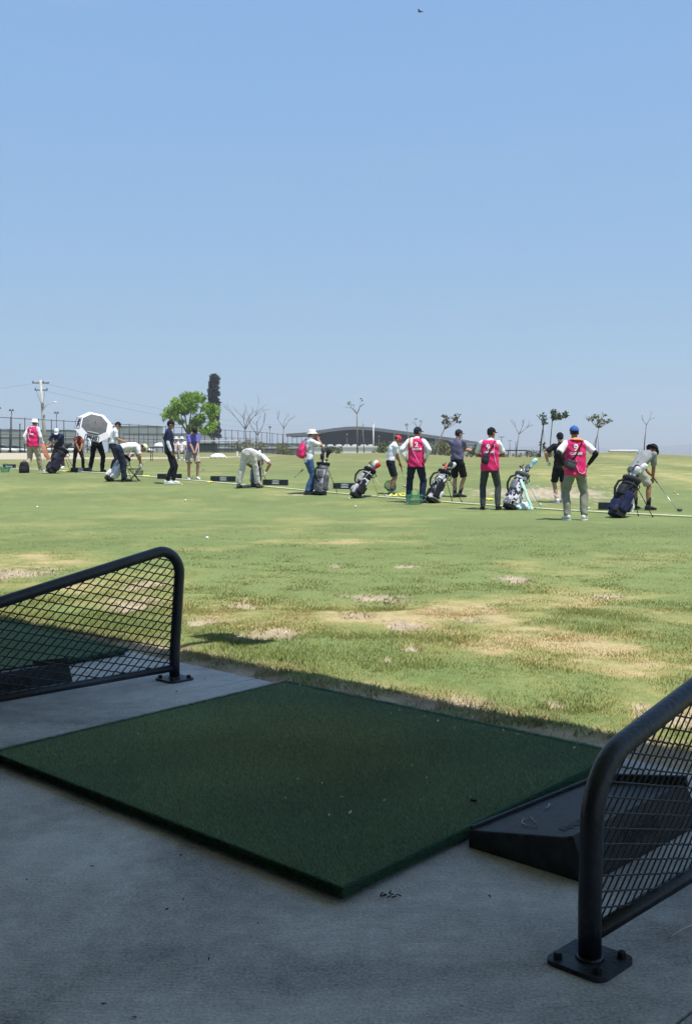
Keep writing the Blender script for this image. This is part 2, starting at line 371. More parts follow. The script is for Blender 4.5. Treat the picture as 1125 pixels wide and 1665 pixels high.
gv = np.concatenate([p[0] for p in parts]); gcol = np.concatenate([p[1] for p in parts])
gr = link('grass', mesh_np('grass', gv, tris=np.arange(len(gv)).reshape(-1, 3), col=gcol), M_blade)
tag(gr, 'short sunlit lawn grass with straw coloured dry patches beyond the concrete', 'grass', kind='stuff')

# ------------------------------------------------------------------ the covered bay: slab, roof, back wall
M_conc = bpy.data.materials.new('broomed_concrete'); M_conc.use_nodes = True
t = M_conc.node_tree; bs = t.nodes['Principled BSDF']; bs.inputs['Roughness'].default_value = .9; bs.inputs['Specular IOR Level'].default_value = .2
tc = t.nodes.new('ShaderNodeTexCoord')
def N(kind, **k):
    n = t.nodes.new(kind)
    for a, b in k.items(): n.inputs[a].default_value = b
    return n
n1 = N('ShaderNodeTexNoise', Scale=1.1, Detail=6, Roughness=.6, Distortion=.6); n2 = N('ShaderNodeTexNoise', Scale=14, Detail=8, Roughness=.75); n3 = N('ShaderNodeTexNoise', Scale=140, Detail=3)
mp = t.nodes.new('ShaderNodeMapping'); mp.inputs['Rotation'].default_value = (0, 0, R(38)); mp.inputs['Scale'].default_value = (14, 120, 14)
n4 = N('ShaderNodeTexNoise', Scale=1.0, Detail=4, Distortion=1.5)
wn = N('ShaderNodeTexNoise', Scale=1.6, Detail=2)
vm = t.nodes.new('ShaderNodeVectorMath'); vm.operation = 'MULTIPLY_ADD'; vm.inputs[1].default_value = (.25, .25, 0)
t.links.new(tc.outputs['Object'], wn.inputs['Vector']); t.links.new(wn.outputs['Color'], vm.inputs[0]); t.links.new(tc.outputs['Object'], vm.inputs[2])
t.links.new(vm.outputs[0], mp.inputs[0]); t.links.new(mp.outputs[0], n4.inputs['Vector'])
for n in (n1, n2, n3): t.links.new(tc.outputs['Object'], n.inputs['Vector'])
def mth(op, a, b, c=None):
    n = t.nodes.new('ShaderNodeMath'); n.operation = op
    for i, v in enumerate((a, b, c)):
        if v is None: continue
        if isinstance(v, (int, float)): n.inputs[i].default_value = v
        else: t.links.new(v, n.inputs[i])
    return n.outputs[0]
s1 = mth('MULTIPLY_ADD', n1.outputs['Fac'], 1.3, -.08); s2 = mth('MULTIPLY_ADD', n2.outputs['Fac'], .55, s1); s3 = mth('MULTIPLY_ADD', n4.outputs['Fac'], .10, s2); s4 = mth('MULTIPLY_ADD', n3.outputs['Fac'], .62, s3)
rp = t.nodes.new('ShaderNodeValToRGB'); rp.color_ramp.elements[0].position = .75; rp.color_ramp.elements[1].position = 1.6 / 1.0 if False else 1.0
rp.color_ramp.elements[0].position = .60; rp.color_ramp.elements[0].color = (.235, .24, .245, 1); rp.color_ramp.elements[1].color = (.72, .71, .695, 1); rp.color_ramp.elements[1].position = .92
n6 = N('ShaderNodeTexNoise', Scale=3.3, Detail=7, Roughness=.65, Distortion=1.2); t.links.new(tc.outputs['Object'], n6.inputs['Vector'])
rs = t.nodes.new('ShaderNodeValToRGB'); rs.color_ramp.elements[0].position = .60; rs.color_ramp.elements[1].position = .74; t.links.new(n6.outputs['Fac'], rs.inputs[0]); s4 = mth('MULTIPLY_ADD', rs.outputs[0], -.10, s4)      # damp looking stains
s5 = mth('MULTIPLY_ADD', s4, .64, 0.0); t.links.new(s5, rp.inputs[0]); t.links.new(rp.outputs[0], bs.inputs['Base Color'])
bp = t.nodes.new('ShaderNodeBump'); bp.inputs['Strength'].default_value = .55; bp.inputs['Distance'].default_value = .006
hb = mth('MULTIPLY_ADD', n3.outputs['Fac'], .6, n4.outputs['Fac']); t.links.new(hb, bp.inputs['Height']); t.links.new(bp.outputs[0], bs.inputs['Normal'])
SLAB_B = 3.31; J0, PITCH = 3.76, 2.83
for k in range(-2, 3):
    a0, a1 = J0 + PITCH * (k - 1) + .003, J0 + PITCH * k - .003
    g = G(); pts = [(a0, -9), (a1, -9), (a1, SLAB_B), (a0, SLAB_B)]
    bm = bmesh.new(); vs = [bm.verts.new(ab(a, b, 0)) for a, b in pts]; f = bm.faces.new(vs); ex = bmesh.ops.extrude_face_region(bm, geom=[f])
    bmesh.ops.translate(bm, verts=[e for e in ex['geom'] if isinstance(e, bmesh.types.BMVert)], vec=(0, 0, -.14)); bmesh.ops.recalc_face_normals(bm, faces=bm.faces)
    bmesh.ops.bevel(bm, geom=[e for e in bm.edges if all(v.co.z > -.01 for v in e.verts)], offset=.004, segments=2, profile=.5, affect='EDGES')
    me = bpy.data.meshes.new('concrete_floor'); bm.to_mesh(me); bm.free(); tag(link('concrete_floor', me, M_conc), kind='structure')
ROT_AB = Matrix((-AX, BX, V(0, 0, 1))).transposed(); YAW_AB = math.atan2(-AX.y, -AX.x)   # local x = to the right along the building, y = out to the range
M_bw = mat('block_wall', (.11, .115, .12), .9, .15, 1.5); M_ceil = mat('painted_ceiling', (.68, .68, .67), .85, .06, 2); M_wall = mat('post_paint', (.6, .6, .6), .6, .05, 3)
ROOF = 4.4; off = sdir * (ROOF / sdir.z); EDGE_B = 3.79 + V(off.x, off.y, 0).dot(BX)
BACK_B = -7.5
g = G().box(ab(2, (EDGE_B + BACK_B) / 2, ROOF + .11), 26, EDGE_B - BACK_B, .22, ROT_AB); tag(g.obj('bay_roof', M_ceil, smooth=False), kind='structure')
for k, a in enumerate((-9.9, -4.2, 1.46, 7.1, 12.8)):
    root = empty('roof_post', ab(a, -6.9, 0), YAW_AB); tag(root, 'white steel post carrying the bay roof behind the mats', 'post', 'posts of the bay roof'); G().box(V(0, 0, ROOF / 2), .16, .16, ROOF, None, .012).obj('shaft', M_wall, root, smooth=False); G().box(V(0, 0, .012), .34, .34, .024, None, .004).obj('base_plate', M_wall, root, smooth=False)
g = G().box(ab(2, BACK_B - .08, ROOF / 2), 26, .14, ROOF, ROT_AB); tag(g.obj('back_wall', M_bw, smooth=False), kind='structure')
# flood lamp on the roof edge (its shadow lies on the lawn)
sp = spot(385, 1040); k = (ROOF + .05) / sdir.z; lp = V(sp.x + sdir.x * k, sp.y + sdir.y * k, ROOF + .05); la, lb = lp.dot(AX), lp.dot(BX)
root = empty('flood_lamp', ab(la, EDGE_B, ROOF + .1)); LB = lb - EDGE_B; root.rotation_euler = (0, 0, YAW_AB); tag(root, 'unlit flood lamp bracketed to the edge of the bay roof', 'lamp')
G().box(V(0, LB / 2 - .1, 0), .06, LB, .05).obj('bracket', M_blackp, root, smooth=False)
G().box(V(.0, LB, -.02), .46, .20, .30, Euler((R(25), 0, 0)).to_matrix(), .02).obj('housing', M_blackp, root)

# ------------------------------------------------------------------ turf mats
M_pad = mat('rubber_pad', (.010, .011, .012), .8); M_turf = mat('turf', (.02, .07, .03), .85, attr='col', spec=.03, trans=.35, upn=True)
M_backing = mat('turf_backing', (.12, .24, .155), .95, .2, 30)
def turf_mat(a0, a1, b0, b1, n, label):
    root = empty('turf_mat', ab((a0 + a1) / 2, (b0 + b1) / 2), YAW_AB); tag(root, label, 'golf mat', 'hitting mats in the bays')
    hx, hy = (a1 - a0) / 2, (b1 - b0) / 2
    G().box(V(0, 0, .009), 2 * hx - .03, 2 * hy - .03, .018, None, .003).obj('rubber_base', M_pad, root, smooth=False)
    G().box(V(0, 0, .0235), 2 * hx - .016, 2 * hy - .016, .011, None, .004).obj('backing', M_backing, root, smooth=False)
    x = (rng.random(n) * 2 - 1) * hx; y = (rng.random(n) * 2 - 1) * hy
    wav = .014 * np.sin(x * 3.1 + .6) * np.clip((y / hy) * 3 - 2, 0, 1); y = y + wav      # slightly wavy far edge
    z = np.full(n, .026); a = rng.random(n) * 6.283; la = rng.random(n) * 6.283 * .35 + 2.2
    e = np.minimum(hx - np.abs(x), hy - np.abs(y)); h = .008 + .005 * rng.random(n) - .006 * np.exp(-np.clip(e, 0, 1) / .012); l = h * (.2 + .9 * rng.random(n)); w = .0011 + .0008 * rng.random(n)
    wear = np.exp(-(((x + .08) / .5) ** 2 + ((y - .1) / .42) ** 2)); nn = fbm(x * 3, y * 3, 3); big = fbm(x * 1.3 + 9, y * 1.3, 8)
    base = np.stack([.31 + .14 * nn + .16 * wear, .44 + .17 * nn + .08 * wear, .30 + .06 * nn - .02 * wear], 1) * (.55 + .95 * rng.random(n))[:, None] * (.8 + .45 * big)[:, None]
    v = np.empty((n, 3, 3)); dx, dy = np.cos(a) * w, np.sin(a) * w
    v[:, 0] = np.stack([x - dx, y - dy, z], 1); v[:, 1] = np.stack([x + dx, y + dy, z], 1); v[:, 2] = np.stack([x + np.cos(la) * l, y + np.sin(la) * l, z + h], 1)
    m_ = int(n * .16); per = rng.random(m_) * (4 * hx + 4 * hy)      # fibres hanging over the cut edges
    ex = np.where(per < 2 * hx, per - hx, np.where(per < 4 * hx, per - 3 * hx, np.where(per < 4 * hx + 2 * hy, -hx, hx))); ey = np.where(per < 2 * hx, -hy, np.where(per < 4 * hx, hy, np.where(per < 4 * hx + 2 * hy, per - 4 * hx - hy, per - 4 * hx - 3 * hy)))
    nx = np.where(per < 4 * hx, 0, np.sign(ex)); ny = np.where(per < 4 * hx, np.sign(ey), 0); q = rng.random(m_); z0 = .016 + .019 * q; l_ = .009 + .008 * rng.random(m_); a_ = rng.normal(size=m_) * .5; ww = .0010 + .0009 * rng.random(m_)
    ev = np.empty((m_, 3, 3)); cx_, cy_ = ex - nx * .010, ey - ny * .010; tx_, ty_ = -ny, nx
    ev[:, 0] = np.stack([cx_ - tx_ * ww, cy_ - ty_ * ww, z0], 1); ev[:, 1] = np.stack([cx_ + tx_ * ww, cy_ + ty_ * ww, z0 + ww * .5], 1); ev[:, 2] = np.stack([cx_ + nx * l_ * 1.2 + tx_ * a_ * l_, cy_ + ny * l_ * 1.2 + ty_ * a_ * l_, z0 + (q - .55) * .014], 1)
    v = np.concatenate([v, ev]); base = np.concatenate([base, np.array([.16, .31, .20]) * (.5 + .7 * rng.random(m_))[:, None]]); n = n + m_
    link('pile', mesh_np('pile', v.reshape(-1, 3), tris=np.arange(3 * n).reshape(-1, 3), col=np.repeat(base, 3, 0)), M_turf, root)
    for ch in root.children:      # the mat lies a little out of square
        me = ch.data; co = np.empty(len(me.vertices) * 3, np.float32); me.vertices.foreach_get('co', co); co = co.reshape(-1, 3); co[:, 0] -= co[:, 1] * .082; me.vertices.foreach_set('co', co.ravel()); me.update()
    return root
turf_mat(1.79, 3.435, 1.786, 3.25, 400000, 'large dark green artificial turf mat lying on the concrete between the two rails')
th = F * (EYE - .042) / (1298 - V0); tp = V((770 - U0) / F * th, th, 0)
tm_ = [o for o in bpy.data.objects if o.name == 'turf_mat'][0]; q = tp - ab((1.79 + 3.435) / 2, (1.786 + 3.25) / 2); q = V(-q.dot(AX), q.dot(BX), .036)
G().loft([(q, V(1, 0, 0), V(0, 1, 0), .011, .009), (q + V(0, 0, .003), V(1, 0, 0), V(0, 1, 0), .011, .009)], 14).obj('tee_hole', M_pad, tm_)
turf_mat(1.79 + PITCH, 3.435 + PITCH, 1.786, 3.25, 120000, 'green turf mat of the neighbouring bay, seen through the wire mesh of the low rail')

# ------------------------------------------------------------------ ball trays
M_tray = mat('tray_rubber', (.022, .027, .031), .58, .40, 24, .40, 200, spec=.35); M_emb = mat('embossed', (.006, .007, .008), .6)
def ball_tray(a0, b0, b1, w, label):
    """wedge of black rubber: low along the mat, high along its outer side"""
    root = empty('ball_tray', ab(a0 + w / 2, (b0 + b1) / 2), YAW_AB); tag(root, label, 'ball tray', 'rubber ball trays beside the mats')
    hx, hy = w / 2, (b1 - b0) / 2
    def top(x): return .046 + (x + hx) / w * .062
    bm = bmesh.new(); pr = [(-hx, 0), (-hx, top(-hx)), (hx - .055, top(hx - .055)), (hx - .03, top(hx)), (hx + .014, .012), (hx + .016, 0)]
    vs = [bm.verts.new((x, -hy, z)) for x, z in pr]; f = bm.faces.new(vs); ex = bmesh.ops.extrude_face_region(bm, geom=[f])
    bmesh.ops.translate(bm, verts=[e for e in ex['geom'] if isinstance(e, bmesh.types.BMVert)], vec=(0, 2 * hy, 0)); bmesh.ops.recalc_face_normals(bm, faces=bm.faces)
    bmesh.ops.bevel(bm, geom=list(bm.edges), offset=.004, segments=2, profile=.5, affect='EDGES')
    me = bpy.data.meshes.new('tray_body'); bm.to_mesh(me); bm.free(); link('tray_body', me, M_tray, root)
    G().box(V(.004, hy - .008, top(0) + .012), w - .05, .014, .030, Euler((0, -math.atan(.062 / w), 0)).to_matrix(), .003).obj('back_lip', M_tray, root, smooth=False)
    G().box(V(-hx + .006, 0, top(-hx) + .005), .010, 2 * hy - .01, .012, None, .003).obj('front_lip', M_tray, root, smooth=False)
    tx = text_mesh('ANDERSON', .046, .0012); o = bpy.data.objects.new('lettering', tx); COL.objects.link(o); tx.materials.clear(); tx.materials.append(M_emb); o.parent = root
    sl = math.atan(.062 / w); o.matrix_local = Matrix.Translation((hx - .095, -.12, top(hx - .095) + .0022)) @ Euler((0, -sl, 0)).to_matrix().to_4x4() @ Matrix.Rotation(R(90), 4, 'Z')
    tx = text_mesh('RANGE', .055, .001); o = bpy.data.objects.new('lettering', tx); COL.objects.link(o); tx.materials.clear(); tx.materials.append(M_emb); o.parent = root
    o.matrix_local = Matrix.Translation((hx - .0035, 0, .055)) @ Euler((0, R(65), 0)).to_matrix().to_4x4() @ Matrix.Rotation(R(90), 4, 'Z')
    return root
ball_tray(1.395, 2.27, 2.86, .345, 'black rubber wedge tray for balls between the large turf mat and the near rail')
ball_tray(1.395 + PITCH - .02, 2.05, 2.62, .345, 'black rubber wedge tray seen through the mesh of the rail in the neighbouring bay')

# ------------------------------------------------------------------ bay rails
M_rail = mat('rail_paint', (.012, .016, .025), .40, .45, 9, .15, 70, spec=.5); M_mesh = mat('mesh_paint', (.016, .019, .025), .5, .2, 30); M_plate = mat('base_plate_paint', (.030, .036, .046), .5, .25, 20, .2, 80)
def fillet(p, c, q, r, n=12):
    u, w = (p - c).normalized(), (q - c).normalized(); ang = u.angle(w); t = r / math.tan(ang / 2); A, B = c + u * t, c + w * t
    o = c + (u + w).normalized() * (r / math.sin(ang / 2)); out = []
    ea, eb = A - o, B - o; th = ea.angle(eb)
    for k in range(n + 1):
        s = k / n; out.append(o + (ea * math.sin((1 - s) * th) + eb * math.sin(s * th)) / math.sin(th))
    return out
def bay_rail(a, rows, cols, label, rw, lean):
    b0, b1 = 1.925, 3.03; root = empty('bay_rail', ab(a, (b0 + b1) / 2), YAW_AB); tag(root, label, 'railing', 'low mesh rails between the bays')
    m = (b0 + b1) / 2
    def P(b, z): return V(0, b - m, z)
    zt = lambda b: .600 + .20 * (b - 2.95)
    n0, n1, f1, f0 = P(b0, .004), P(b0 + .012, zt(b0)), P(b1 + lean, zt(b1)), P(b1, .004)
    path = [n0, P(b0, .12)] + fillet(n0, n1, f1, .15) + fillet(n1, f1, f0, .105) + [P(b1, .12), f0]
    G().tube(path, .0238, 20).obj('hoop', M_rail, root)
    G().tube([P(b0, .056), P(b1, .056)], .0165, 14).obj('lower_bar', M_rail, root)
    for b in (b0, b1):
        p = P(b, .005); pl = G().box(p, .135, .135, .010, None, .0); 
        bm = bmesh.new(); bmesh.ops.create_cube(bm, size=1)
        for v in bm.verts: v.co = V(v.co.x * .135, v.co.y * .135, v.co.z * .010)
        bmesh.ops.bevel(bm, geom=[e for e in bm.edges if abs(e.verts[0].co.z - e.verts[1].co.z) > .005], offset=.022, segments=5, profile=.5, affect='EDGES')
        bmesh.ops.translate(bm, verts=bm.verts, vec=p); me = bpy.data.meshes.new('base_plate'); bm.to_mesh(me); bm.free()
        plate = link('base_plate', me, M_plate, root)
        for sx in (-1, 1):
            for sy in (-1, 1):
                g = G(); c = p + V(sx * .046, sy * .046, .005); g.loft([(c, V(1, 0, 0), V(0, 1, 0), .010, .010), (c + V(0, 0, .011), V(1, 0, 0), V(0, 1, 0), .0095, .0095), (c + V(0, 0, .013), V(1, 0, 0), V(0, 1, 0), .007, .007)], 6)
                g.obj('bolt', M_blackp, plate, smooth=False)
        G().loft([(P(b, .010), V(1, 0, 0), V(0, 1, 0), .030, .030), (P(b, .016), V(1, 0, 0), V(0, 1, 0), .025, .025)], 20).obj('weld_collar', M_rail, root)
    # expanded metal: two families of strands clipped to the inside of the hoop
    poly = [(p.y, p.z) for p in path[1:-1]]
    poly = [(b0 - m + .012, .066)] + [(y, z) for y, z in poly if z > .13] + [(b1 - m - .010, .066)]
    def inside(y, z):
        c = False
        for i in range(len(poly)):
            (x1, y1), (x2, y2) = poly[i - 1], poly[i]
            if (y1 > z) != (y2 > z) and y < (x2 - x1) * (z - y1) / (y2 - y1) + x1: c = not c
        return c
    g = G()
    for slope, sp, jog in ((-.26, rows, .0016), (.86, cols, 0)):
        vert = sp if slope < 0 else sp * slope
        for k in range(-40, 80):
            c = k * vert; seg = []; ys = np.arange(-.62, .62, .008)
            for i, y in enumerate(ys):
                z = c + slope * y + jog * math.sin(y / cols * math.pi * 2)
                if inside(y, z): seg.append(V((.002 if slope < 0 else -.002), y, z))
                else:
                    if len(seg) > 2: g.tube(seg[::2] + ([seg[-1]] if len(seg) % 2 == 0 else []), rw, 5)
                    seg = []
            if len(seg) > 2: g.tube(seg[::2], rw, 5)
    g.obj('wire_mesh', M_mesh, root)
    return root
bay_rail(1.167, .0325, .033, 'near black tube rail with wire mesh beside the rubber tray, standing on a bolted plate', .0021, .0)
bay_rail(4.005, .036, .045, 'black tube rail with wire mesh dividing off the neighbouring bay', .0028, .035)

# ------------------------------------------------------------------ small litter on the bay floor
def bits(name, n, fn, m, label, cat):
    g = G()
    for k in range(n):
        p, l, w, z = fn(); a = random.random() * 6.28; d = V(math.cos(a), math.sin(a), 0); s = V(-d.y, d.x, 0); b = V(0, 0, random.random() * .004)
        g.add([p - d * l - s * w, p + d * l - s * w * .4 + b, p + d * l + s * w * .6 + b * 2, p - d * l * .8 + s * w + b], [(0, 1, 2, 3)])
    o = g.obj(name, m, smooth=False); tag(o, label, cat, kind='stuff'); return o
M_chip = mat('dry_leaf', (.55, .53, .46), .8, .3, 50); M_speck = mat('dark_crumb', (.03, .028, .026), .9)
bits('litter', 75, lambda: (ab(random.uniform(1.85, 3.45), 1.85 + 1.36 * random.random() ** .8, .047), random.uniform(.002, .008), random.uniform(.0012, .003), 0), M_chip, 'pale clippings scattered over the turf mat', 'clippings')
bits('dark_debris', 140, lambda: (ab(random.uniform(-.6, 4.0), random.uniform(.5, 3.3), .002), random.uniform(.001, .006), random.uniform(.001, .004), 0), M_speck, 'dark specks of dirt scattered over the concrete floor', 'dirt')
def twig(pts, r, m, label, name='twig', cat='twig'): o = G().tube(pts, r, 6).obj(name, m); tag(o, label, cat); return o
def fl(u, v, z=.003): d = F * (EYE - z) / (v - V0); return V((u - U0) / F * d, d, z)
twig([fl(1088, 1524), fl(1106, 1512), fl(1126, 1503), fl(1140, 1498)], .0018, mat('straw', (.62, .58, .50), .7), 'pale dry straw lying on the concrete beside the near rail', 'straw', 'straw')
g = G()
for k in range(11):
    p = fl(635 + random.uniform(-18, 18), 1455 + random.uniform(-4, 4), .004); d = V(random.uniform(-.012, .012), random.uniform(-.01, .01), random.uniform(0, .006)); g.tube([p, p + d], .0015, 5)
tag(g.obj('dry_weed', M_speck), 'small dark tangle of dry weed on the concrete by the corner of the mat', 'dry weed')
def tray_pt(u, v):  # point on the sloping tray face
    for i in range(400):
        d = 2.3 + i * .003; p = far(u, v, d); a = p.dot(AX); z = .046 + (1.74 - a) / .345 * .062
        if p.z <= z: return V(p.x, p.y, z + .004)
    return p
for k, pts in enumerate(([(872, 1342), (862, 1331), (850, 1334), (848, 1341), (858, 1346), (876, 1347)], [(884, 1318), (891, 1314), (893, 1309)])):
    twig([tray_pt(*p) for p in pts], .0013, mat('thread', (.45, .47, .48), .7), ('curled pale strand of plastic on the rubber tray', 'short pale strand of plastic on the tray close to the mat')[k], 'plastic_strand', 'strand')

# ------------------------------------------------------------------ people
def rotz(v, a): c, s = math.cos(a), math.sin(a); return V(v.x * c - v.y * s, v.x * s + v.y * c, v.z)
def ik(S0, T, l1, l2, hint):
    d = T - S0; L = min(d.length, (l1 + l2) * .998)
    if d.length < 1e-6: d = V(0, 0, -1)
    d.normalize(); a = (l1 * l1 - l2 * l2 + L * L) / (2 * L); h = math.sqrt(max(0, l1 * l1 - a * a)); hv = Vector(hint) - d * d.dot(Vector(hint))
    if hv.length < 1e-5: hv = V(0, 1, 0) - d * d.y
    hv.normalize(); return S0 + d * a + hv * h, S0 + d * L
def hand(g, w, d, n, side, curl=.9, s=1.0):
    """palm, four bent fingers of unequal length and a thumb from the side of the palm. d forearm direction, n palm normal"""
    d = d.normalized(); n = (n - d * n.dot(d)).normalized(); x = d.cross(n) * side
    pc = w + d * .048; rings = []
    for t, rx, ry in ((0, .024, .018), (.03, .034, .017), (.065, .040, .015), (.088, .037, .012)): rings.append((w + d * t, x, n, rx, ry))
    g.loft(rings, 12)
    for k, (o, L) in enumerate(((.030, .070), (.010, .080), (-.011, .074), (-.031, .058))):
        p = w + d * .084 + x * o; dd = d
        for j, f in enumerate((.45, .32, .23)):
            c, sn = math.cos(curl * (.35 + .35 * j)), math.sin(curl * (.35 + .35 * j)); dd = d * c + n * sn; q = p + dd * (L * f); g.cap2(p, q, .0094 - .0008 * j, .009 - .0008 * j, 8); p = q
    p = w + d * .022 + x * .030; q = p + (d * .6 + x * .62 + n * .35).normalized() * .042; g.cap2(p, q, .0125, .0105, 8); g.cap2(q, q + (d * .85 + x * .1 + n * .5).normalized() * .032, .0105, .009, 8)
class Person: pass
def person(label, u, v, yaw, height, shirt, pants, shoe, skin=M_skin, lean=0, curl=0, side=0, twist=0, pel=(0, 0, .935), feet=((-.12, 0, 8), (.12, 0, -8)), hands=(None, None), hint=((-.5, -1, 0), (.5, -1, 0)),
           head=(0, 0), sleeve='short', sleeve_col=None, tuck=False, shorts=False, legw=1.0, cap=None, capback=False, hat=None, hair=True, cuff=None, vest=None, sock=None, belt=None, fat=1.0, glove=None, group=None, face=False, base=None, name='person', hcurl=(.8, .8)):
    sp = base if base is not None else spot(u, v)
    P = Person(); P.sc = height / 1.75; P.root = root = empty(name, sp, R(yaw), P.sc); tag(root, label, 'person', group); P.M = Matrix.Translation(sp) @ Matrix.Rotation(R(yaw), 4, 'Z') @ Matrix.Scale(P.sc, 4)
    X, Y, Z = V(1, 0, 0), V(0, 1, 0), V(0, 0, 1); sd = int(abs(u * 13 + v)) % 97
    # spine
    pl = Vector(pel); ax = []; pts = [pl]
    L = (.14, .20, .15, .07); ang = [lean, lean + curl * .35, lean + curl * .75, lean + curl]
    for l, a in zip(L, ang):
        a = R(a); d = V(math.sin(R(side)), math.sin(a) * math.cos(R(side)), math.cos(a) * math.cos(R(side))).normalized(); pts.append(pts[-1] + d * l); ax.append(d)
    dirs = [ax[0]] + ax
    tw = [0, .25, .7, 1, 1]; fr = []
    for d, t in zip(dirs, tw):
        x = rotz(X, R(twist) * t); x = (x - d * d.dot(x)).normalized(); y = d.cross(x); fr.append((x, y, d))
    cr = pl - dirs[0] * .11
    ring = lambda c, f, rx, ry: (c, f[0], f[1], rx * fat, ry * fat)
    nb = pts[4]; xS, yS, dS = fr[4]
    hy, hp = R(head[0]), R(head[1]); hf = rotz(Y, R(twist) + hy); hf = (hf * math.cos(hp) - Z * math.sin(hp)).normalized()
    nd = (dS * .6 + Z * .4).normalized() if lean + curl < 70 else (dS + hf * .0).normalized()
    nd = (nd + hf * .35).normalized(); hx = hf.cross(nd).normalized(); hz = hx.cross(hf).normalized(); hc = nb + nd * .115 + hz * .03 + hf * .012
    P.hc, P.hx, P.hf, P.hz = hc, hx, hf, hz
    sh = [pts[3] + xS * (s * .172 * (.6 + .4 * fat)) - dS * .005 for s in (-1, 1)]; P.sh = sh
    hip = [pl + fr[0][0] * (s * .088) - dirs[0] * .035 for s in (-1, 1)]
    knees, ankles, els, wrs = [], [], [], []
    for i, s in enumerate((-1, 1)):
        fx, fy, fa = feet[i][:3]; fz = feet[i][3] if len(feet[i]) > 3 else 0
        an = V(fx, fy, .085 + fz); fd = rotz(Y, R(fa)); k, an = ik(hip[i], an, .43, .425, fd * 1.0 + X * s * .12); knees.append(k); ankles.append(an)
        T = hands[i]; T = (sh[i] + X * s * .07 + Y * .06 - Z * .51) if T is None else Vector(T)
        e, w = ik(sh[i], T, .285, .255, hint[i]); els.append(e); wrs.append(w)
    P.wr, P.el = wrs, els
    g = G()
    g.loft([ring(cr, fr[0], .085, .075), ring(pl - dirs[0] * .03, fr[0], .158, .110), ring(pl + dirs[0] * .05, fr[0], .150, .105), ring(pts[1], fr[1], .140, .098), ring(pts[2], fr[2], .160, .112), ring(pts[3] - dS * .02, fr[3], .168, .098), ring(pts[3] + dS * .035, fr[3], .115, .075), ring(nb, fr[4], .062, .06)], 18)
    g.cone(nb - nd * .03, hc - hz * .05, .060, .052, 14)
    g.ell(hc + hz * .02, .074, .094, .100, hx, hf, hz); g.ell(hc + hf * .022 - hz * .055, .056, .066, .068, hx, hf, hz)
    g.cone(hc + hf * .085 + hz * .012, hc + hf * .112 - hz * .028, .009, .015, 8)
    for s in (-1, 1): g.ell(hc + hx * (s * .076) - hf * .008 - hz * .005, .012, .022, .034, hx, hf, hz, n=8, m=5)
    for i, s in enumerate((-1, 1)):
        g.ell(sh[i], .060, .060, .060); g.cap2(sh[i], els[i], .053, .041); m_ = els[i].lerp(wrs[i], .35); g.cap2(els[i], m_, .042, .041); g.cap2(m_, wrs[i], .041, .027)
        hd = (wrs[i] - els[i]).normalized(); pn = (-X * s * .6 + Y * .5 + (pl + V(0, .3, 0) - wrs[i]) * .8); hand(g, wrs[i], hd, pn, -s if False else s * -1, hcurl[i])
        g.cap2(hip[i], knees[i], .085 * (.5 + .5 * fat), .056); ca = knees[i].lerp(ankles[i], .3) - rotz(Y, R(feet[i][2])) * .018; g.cap2(knees[i], ca, .054, .056); g.cap2(ca, ankles[i], .055, .037)
        fd = rotz(Y, R(feet[i][2])); fxv = V(fd.y, -fd.x, 0); c0 = ankles[i] + V(0, 0, -.045)
        g.loft([(c0 - fd * .055, fxv, Z, .030, .032), (c0, fxv, Z, .038, .042), (c0 + fd * .09, fxv, Z, .043, .028), (c0 + fd * .165, fxv, Z, .036, .018)], 12)
    P.body = g.obj('body', skin, root, voxel=.0085, it=2)
    # trousers or shorts
    if pants is not None:
        g = G(); e = .016
        g.loft([ring(cr - dirs[0] * .02, fr[0], .11, .085), ring(cr + dirs[0] * .02, fr[0], .15, .118), ring(pl - dirs[0] * .02, fr[0], .176, .130), ring(pl + dirs[0] * .09, fr[0], .164, .119)], 20)
        for i, s in enumerate((-1, 1)):
            if shorts:
                q = hip[i].lerp(knees[i], .90); g.ell(hip[i], .1 * fat, .1 * fat, .1); g.cone(hip[i], q, .104 * (.5 + .5 * fat) * legw, .091 * legw, 14)
            else:
                kk = knees[i]; lo = kk.lerp(ankles[i], .97); fd = rotz(Y, R(feet[i][2])); g.ell(hip[i], .1 * fat, .1 * fat, .1)
                g.cap2(hip[i], kk, .102 * (.4 + .6 * fat) * (.55 + .45 * legw), max(.071, .072 * legw)); g.cone(kk, kk.lerp(ankles[i], .5) - fd * .012, max(.071, .073 * legw), max(.068, .069 * legw), 14); g.cone(kk.lerp(ankles[i], .5) - fd * .012, lo, max(.068, .069 * legw), max(.054, .064 * legw), 14)
        P.pants = g.obj('shorts' if shorts else 'trousers', fab(pants), root, voxel=.0115, it=3, crease=.009 if legw > .95 else .004, seed=sd)
    if belt: G().loft([ring(pl + dirs[0] * .072, fr[0], .172, .127), ring(pl + dirs[0] * .104, fr[0], .170, .125)], 20).obj('belt', fab(belt, .5), root)
    # shirt
    def torso(g, e, hem, hemw=1.0):
        c0 = pl + dirs[0] * hem
        g.loft([ring(c0, fr[0], (.160 + e + .010) * hemw, (.112 + e + .010) * hemw), ring(pl + dirs[0] * max(.06, hem + .05), fr[0], .152 + e + .012, .107 + e + .012), ring(pts[1] + dirs[1] * .02, fr[1], .146 + e + .008, .104 + e + .008), ring(pts[2], fr[2], .162 + e, .114 + e), ring(pts[3] - dS * .02, fr[3], .172 + e, .102 + e), ring(pts[3] + dS * .030, fr[3], .128 + e, .082 + e), ring(nb - dS * .004, fr[4], .074 + e * .5, .070 + e * .5)], 20)
    g = G(); torso(g, .014, .045 if tuck else -.085)
